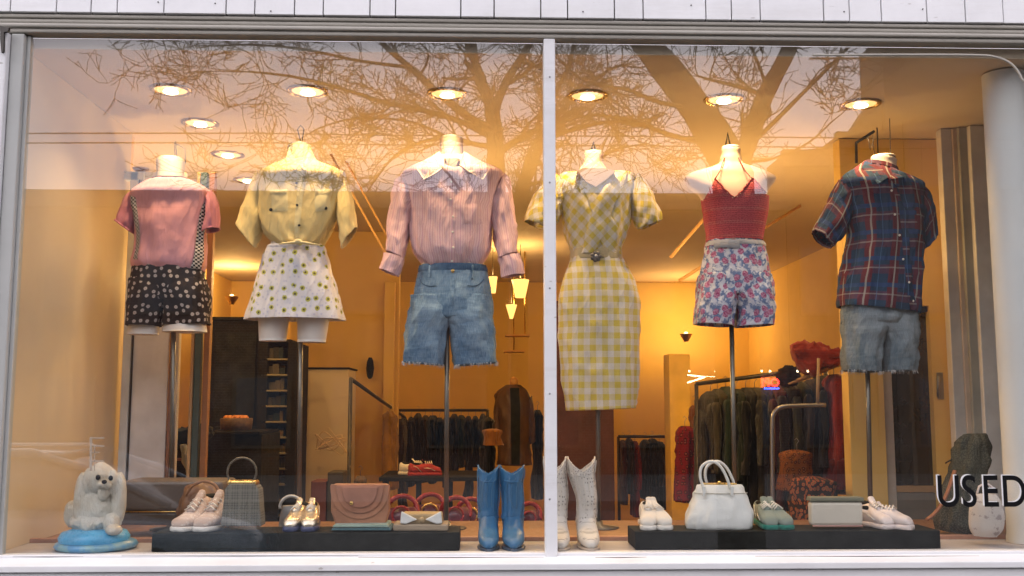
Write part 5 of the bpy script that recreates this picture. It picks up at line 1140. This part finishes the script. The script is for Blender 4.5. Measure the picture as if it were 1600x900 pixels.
# table with shoes, red bags
g = thing('dark_table', 'dark table behind the brown clutch carrying pale shoes', 'table', (P(680, 760, 2.2)[0], 2.2, -.9))
cb('table_top', 592, 760, 746, 752, 2.2, .6, M['blackw'], g)
for px_ in (598, 650, 700, 752): cb('leg', px_, px_+6, 753, 960, 2.24, .04, M['black'], g)
zt2 = P(680, 746, 2.2)[2]
for k, (px_, rz, mt, lb) in enumerate(((672, 70, solew, 'white shoe on the dark table in the shop'), (690, 100, cloth('red_suede', (.40, .05, .06)), 'red shoe beside the white one on the dark table'))):
    o = shoe(lb, px_, 2.35, .2, R(rz), mt, mt, 'sneaker', None, None, zt2+.001, .035, .07)
redp = plain('red_patent', (.30, .010, .012), .3, .3, 10); redd = plain('wine_leather', (.12, .015, .03), .35, .3, 10)
for k, (cx_, cy, r_, Y, lb) in enumerate(((628, 800, 24, 1.25, 'red patent bag with hoop handle left of the tan gift box'), (672, 795, 22, 1.45, 'red patent bag with hoop handle above the tan gift box'), (712, 800, 22, 1.3, 'red hoop handled bag left of the blue boots'), (735, 800, 20, 1.5, 'wine red hoop handled bag touching the blue boot'), (826, 805, 18, 1.4, 'dark red bag between the blue boot and the mullion'))):
    g = thing('hoop_bag', lb, 'bag', P(cx_, cy+24, Y)); c = P(cx_, cy, Y); s = (Y+D)/F
    MB().tube([c+np.array([r_*s*math.cos(a), .02*math.sin(a*2), r_*s*math.sin(a)]) for a in np.linspace(R(-20), R(205), 30)], .012, 8).build('hoop', redp, g)
    Loft([((cx_-r_*.8, cy-6), (cx_+r_*.8, cy-8), .03), ((cx_-r_*1.05, cy+6), (cx_+r_*1.05, cy+4), .05), ((cx_-r_, cy+28), (cx_+r_, cy+28), .05)], Y, 14, 30, amp=.008, fs=10, seed=k).mesh(None, True, True).build('body', redd, g)
    MB().tube([c+np.array([r_*.55*s*math.cos(a), -.05, -.01+r_*.55*s*math.sin(a)]) for a in np.linspace(0, 6.28, 24)], .006, 6).build('ring', M['brass'] if k % 2 else redp, g)
# rails and hanging clothes
def rail(lb, p0, p1, feet=True, mt='dsteel', r=.012):
    t = thing('clothes_rail', lb, 'clothes rail', ((p0[0]+p1[0])/2, (p0[1]+p1[1])/2, -.9)); MB().tube([p0, p1], r, 8).build('rail', M[mt], t)
    if feet:
        for p in (p0, p1): MB().tube([p, (p[0], p[1], -.89)], r, 8).build('upright', M[mt], t)
    return t
def hang(lb, cat_, x0, x1, yt, yb, Y, mt, group, seed, dep=.16, hook=True, name='hanging_garment', flare=.0, sl=0):
    r0_ = random.Random(seed*7+1); yb += r0_.uniform(-22, 6); yt += r0_.uniform(-2, 4)
    zb_ = P((x0+x1)/2, yb, Y); t = thing(name, lb, cat_, zb_, group); w_ = x1-x0; m_ = (x0+x1)/2
    L = Loft([((m_-w_*.12, yt), (m_+w_*.12, yt), dep*.25), ((m_-w_*.38, yt+(yb-yt)*.05), (m_+w_*.38, yt+(yb-yt)*.05), dep*.85), ((x0, yt+(yb-yt)*.14), (x1, yt+(yb-yt)*.12), dep), ((x0+1, yt+(yb-yt)*.5), (x1-1, yt+(yb-yt)*.5), dep*.95), ((x0-w_*flare, yb), (x1+w_*flare, yb), dep)], Y, 30, 30, e=.9, amp=.016, fa=2.4, fs=4, seed=seed, fn=lambda q, ph, L_: .006*q*math.sin(9*ph+seed))
    L.mesh(None, True, False).build('cloth', mt, t, thick=.003)
    if dep >= .16:
        r_ = random.Random(seed); a_ = r_.uniform(-.2, .5)*w_; yy_ = yt+(yb-yt)*.13; ye = yt+(yb-yt)*r_.uniform(.62, .82)
        Loft([((m_+a_-w_*.10, yy_-3), (m_+a_+w_*.10, yy_-3), .02), ((m_+a_-w_*.26, yy_+8), (m_+a_+w_*.24, yy_+8), .045), ((m_+a_-w_*.26+2, (yy_+ye)/2), (m_+a_+w_*.24+2, (yy_+ye)/2), .045), ((m_+a_-w_*.22+1, ye), (m_+a_+w_*.2+1, ye), .04)], Y-dep*.95, 20, 20, amp=.012, fs=6, seed=seed+.5).mesh(None, True, False).build('sleeve', mt, t, thick=.003)
    if hook:
        s = (Y+D)/F; c = P(m_, yt, Y); MB().tube([c, c+np.array([0, 0, .03]), c+np.array([.012, 0, .045]), c+np.array([0, 0, .06]), c+np.array([-.010, 0, .05])], .002, 5).build('hanger_hook', M['steel'], t)
    return t
def cols(*c): return [cloth('rail_cloth', tuple(k_*(.55 if max(x) < .15 else .8) for k_ in x), .3) for x in c]
BK, NV, GN, BR, GR, RD, MR, OR, TN = (.012, .012, .014), (.015, .02, .04), (.02, .045, .025), (.06, .03, .015), (.06, .06, .055), (.30, .02, .02), (.10, .015, .02), (.40, .12, .025), (.20, .13, .07)
rail('far clothes rail with dark coats left of the brown jacket', P(622, 641, 5.), P(762, 641, 5.))
rng = random.Random(8); x_ = 628
cn = {BK: 'black', NV: 'navy', GN: 'dark green', BR: 'brown', GR: 'grey', RD: 'red', MR: 'wine red', OR: 'orange', TN: 'tan'}
seq = [BK, NV, BK, BR, BK, NV, GR, BK, GN, BK, NV, BK]
for k, c_ in enumerate(seq):
    hang('%s garment, %s from the left on the far rail' % (cn[c_], ORD[k]), 'clothing', x_-3, x_+9, 648+rng.uniform(-1, 2), rng.uniform(735, 790), 5., cols(c_)[0], 'garments on the far rail', k, .2); x_ += 11.2
rail('rail running back beside the golden partition', P(548, 592, 2.4), P(632, 652, 4.6), True)
for k, (x0, x1, yt, yb, Y, c_, nm) in enumerate(((598, 620, 640, 770, 3.6, (.55, .28, .05), 'yellow ochre coat hanging on the receding rail'), (556, 570, 745, 830, 2.4, TN, 'tan bundle hanging low below the receding rail'), (620, 634, 655, 800, 4.4, BR, 'brown coat at the far end of the receding rail'))):
    hang(nm, 'clothing', x0, x1, yt, yb, Y, cols(c_)[0], 'garments on the receding rail', k+30, .12)
# jacket on a stand
g = thing('jacket', 'brown leather jacket over a black shirt on a stand between the windows', 'jacket', P(802, 728, 3.2))
jk = plain('brown_jacket', (.085, .04, .02), .5, .3, 10)
Loft([((793, 601), (811, 601), .05), ((780, 611), (824, 611), .09), ((775, 625), (829, 625), .12), ((778, 660), (828, 660), .13), ((780, 700), (828, 700), .13), ((779, 726), (829, 726), .13)], 3.2, 30, 40, amp=.012, fs=5, seed=2).mesh().build('body', jk, g, thick=.004)
sleeve(g, jk, [((775, 618), (786, 640), .06), ((772, 640), (782, 660), .06), ((771, 690), (781, 695), .05)], 3.2, seed=3); sleeve(g, jk, [((820, 640), (831, 618), .06), ((824, 660), (834, 640), .06), ((826, 695), (836, 690), .05)], 3.2, seed=4)
MB().pprism([(797, 606), (811, 606), (813, 640), (812, 726), (799, 726), (798, 640)], 3.055, 3.08).build('shirt_front', M['black'], g)
MB().ball(P(803, 597, 3.2), .03, .03, .035).build('neck_block', plain('neck_wood', (.45, .22, .06), .5), g)
hang('orange top hanging beside the brown jacket', 'clothing', 757, 783, 672, 716, 2.6, cols((.45, .17, .03))[0], None, 44, .08)
hang('dark coat hanging left of the brown jacket', 'clothing', 752, 772, 648, 760, 3.4, cols(BK)[0], None, 45, .12); hang('dark coat hanging right of the brown jacket by the mullion', 'clothing', 832, 848, 638, 780, 3.4, cols(BK)[0], None, 46, .12)
rail('short wooden rail behind the cream shoes', P(966, 682, 4.5), P(1044, 682, 4.5), True)
for k, (x0, x1, yb, c_) in enumerate(((968, 979, 790, MR), (978, 988, 785, BR), (986, 998, 800, RD), (1002, 1014, 790, BK), (1012, 1026, 800, NV), (1024, 1038, 795, BK))):
    hang('%s garment, %s from the left on the short wooden rail' % (cn[c_], ORD[k]), 'clothing', x0, x1, 686, yb, 4.5, cols(c_)[0], 'garments on the short rail', k+60, .16)
rfl = spots('red_floral_print', (.22, .012, .02), (.05, .01, .015), (.35, .08, .06), 24, .25, .1, .9)
hang('dark red floral dress hanging left of the green coats', 'dress', 1056, 1084, 664, 792, 2.5, rfl, None, 71, .1)
hang('orange brown scarf hanging beside the red floral dress', 'scarf', 1078, 1092, 630, 730, 2.6, cols((.28, .10, .03))[0], None, 72, .06)
rail('big clothes rail loaded with dark coats behind the floral shorts', P(1088, 600, 2.2), P(1290, 574, 1.7), True)
coats = [(1090, 1108, 640, 800, (.02, .02, .015), 'black'), (1098, 1122, 610, 800, (.05, .045, .025), 'olive'), (1110, 1132, 604, 805, (.09, .075, .045), 'khaki'), (1122, 1146, 600, 800, GN, 'dark green'), (1138, 1162, 606, 805, (.015, .03, .02), 'bottle green'), (1154, 1176, 602, 800, BK, 'black'), (1168, 1190, 604, 800, (.07, .06, .045), 'grey brown'), (1182, 1204, 606, 800, (.02, .02, .02), 'charcoal'), (1196, 1218, 600, 800, MR, 'wine red'), (1212, 1240, 598, 805, BK, 'black'), (1234, 1258, 596, 800, (.04, .05, .035), 'grey green'), (1254, 1278, 592, 800, (.05, .03, .02), 'brown'), (1272, 1296, 588, 800, BK, 'black')]
for k, (x0, x1, yt, yb, c_, nm) in enumerate(coats):
    hang('%s coat, %s from the left on the big rail' % (nm, ORD[k]), 'coat', x0, x1, yt, yb, 2.2-.04*k, cols(c_)[0], 'coats on the big rail', k+80, .2)
# grey hoop rail in front
g = thing('hoop_rail', 'bent grey steel hoop rail in front of the dark coats', 'clothes rail', P(1240, 820, 1.35))
MB().tube(cat_rom([P(*q, 1.35) for q in ((1208, 824), (1207, 740), (1207, 665), (1210, 645), (1222, 636), (1245, 634), (1290, 633))], 40), .0115, 10).build('hoop', M['steel'], g)
MB().tube([P(1277, 634, 1.35), P(1279, 560, 1.38)], .008, 8).build('upright', plain('tan_tube', (.30, .22, .14), .5), g)
hang('orange patterned blouse hanging under the grey hoop rail', 'clothing', 1222, 1268, 700, 785, 1.5, spots('orange_print', (.22, .075, .02), (.09, .03, .015), (.3, .15, .05), 40, .3, .1, .9), None, 101, .08)
hang('bright red robe hanging by the plaid shirt stand', 'clothing', 1290, 1316, 586, 770, 1.55, cols((.30, .03, .025))[0], 'robes by the plaid shirt', 102, .12); hang('grey green coat with long lapel beside the red robe', 'coat', 1300, 1326, 590, 770, 1.7, cols((.09, .085, .055))[0], 'robes by the plaid shirt', 103, .12)
lace = spots('peach_lace', (.40, .24, .14), (.22, .10, .07), (.5, .35, .2), 40, .3, .1, .9)
hang('peach lace dress beside the red robe', 'dress', 1316, 1342, 570, 775, 1.6, lace, 'robes by the plaid shirt', 104, .1)
g = thing('red_shawl', 'crumpled dark red shawl thrown over the top of the rail', 'shawl', P(1270, 590, 1.5))
Loft([((1236, 542), (1240, 556), .04), ((1250, 538), (1252, 576), .07), ((1266, 533), (1270, 588), .08), ((1284, 540), (1288, 572), .08), ((1310, 548), (1312, 562), .05), ((1322, 548), (1322, 556), .02)], 1.5, 34, 30, amp=.022, fa=2, fs=16, seed=6).mesh(None, True, True).build('cloth', cloth('dark_red_wool', (.26, .03, .02)), g)
g = thing('fur_hat', 'fluffy black fur hat on the rail end above the hoop', 'hat', P(1232, 600, 1.6))
fm = MB().ball(P(1232, 588, 1.6), .062, .06, .055, 30, 20, lambda q: 1+.25*noise.fractal(Vector(q*4), .8, 2, 3)).build('fur', plain('black_fur', (.012, .01, .01), .95, .3, 40, bump=.8, bdist=.01), g)
g = thing('straw_hat', 'flat tan straw hat lying on the rail beside the red shawl', 'hat', P(1290, 592, 1.55))
MB().tube(cat_rom([P(*q, 1.55) for q in ((1232, 600), (1262, 588), (1300, 572), (1330, 562))], 14), [.008, .014, .02, .024, .026, .028, .03, .03, .03, .03, .028, .024, .016, .01], 10, flat=.5).build('brim', plain('straw', (.38, .24, .12), .7, .2, 30), g)
hang('dark red skirt hanging at the foot of the red robe', 'clothing', 1296, 1346, 716, 772, 1.5, cols((.16, .02, .02))[0], None, 105, .1, False)
hang('mixed orange and black bundle at the foot of the rail', 'clothing', 1240, 1300, 745, 822, 1.25, spots('bundle_print', (.03, .02, .015), (.35, .09, .03), (.1, .12, .04), 44, .35, .12, 1.), None, 106, .12, False)
# wooden poles hanging near the ceiling
for lb, a_, b_, Y in (('thin wooden pole slanting down beside the yellow shirt', (497, 205), (604, 400), 1.5), ('second thin wooden pole slanting beside the yellow shirt', (515, 205), (606, 372), 1.6), ('long wooden pole slanting up behind the halter top', (1048, 402), (1212, 212), 2.), ('lower wooden pole slanting behind the halter top', (1062, 438), (1250, 322), 2.2)):
    p0, p1 = P(*a_, Y), P(*b_, Y+.6); based(MB().tube([p0, p1], .006 if Y < 2 else .010, 8), 'wooden_pole', plain('pale_wood', (.55, .32, .12), .5), lb, 'pole', 'slanting wooden poles')
g = thing('dark_vase', 'small dark vase shape hanging on the golden partition', 'ornament', P(578, 592, 3.9)); MB().lathe(P(578, 592, 3.92), [(.01, 0), (.022, .02), (.03, .08), (.024, .13), (.012, .16)], 14).build('body', M['black'], g)
g = thing('wire_ornament', 'tangle of pale wire hanging in front of the golden counter', 'ornament', P(518, 722, 2.9)); rng = random.Random(4)
pts = [P(518+30*math.sin(k*1.9)*rng.uniform(.5, 1), 690+26*math.cos(k*2.7)*rng.uniform(.4, 1), 2.9+rng.uniform(-.05, .05)) for k in range(16)]
MB().tube(cat_rom(pts, 140), .0032, 5).build('wire', plain('pale_wire', (.62, .45, .28), .4), g)
for px_, lb in ((500, 'red'), (526, 'dark')):
    c_ = (.12, .03, .02) if lb == 'red' else (.05, .045, .04)
    panel('low_box', lb+' toned low box behind the silver shoes', 'box', px_-14, px_+10, 752 if lb == 'red' else 738, 2.0, .2, plain('low_box', c_, .6), P(px_, 840, 2.)[2])
# small things on the frame and in the shop that break up the plain surfaces
for y0_, y1_, nm in ((70, 845, 'left'),):
    for k in range(5):
        p0 = P(859, 120+k*165, -.036); MB().lathe((p0[0], -.0362, p0[2]), [(.0001, -.0012), (.0030, -.001), (.0036, .001)], 10, 'y').build('screw', M['steel'], mu)
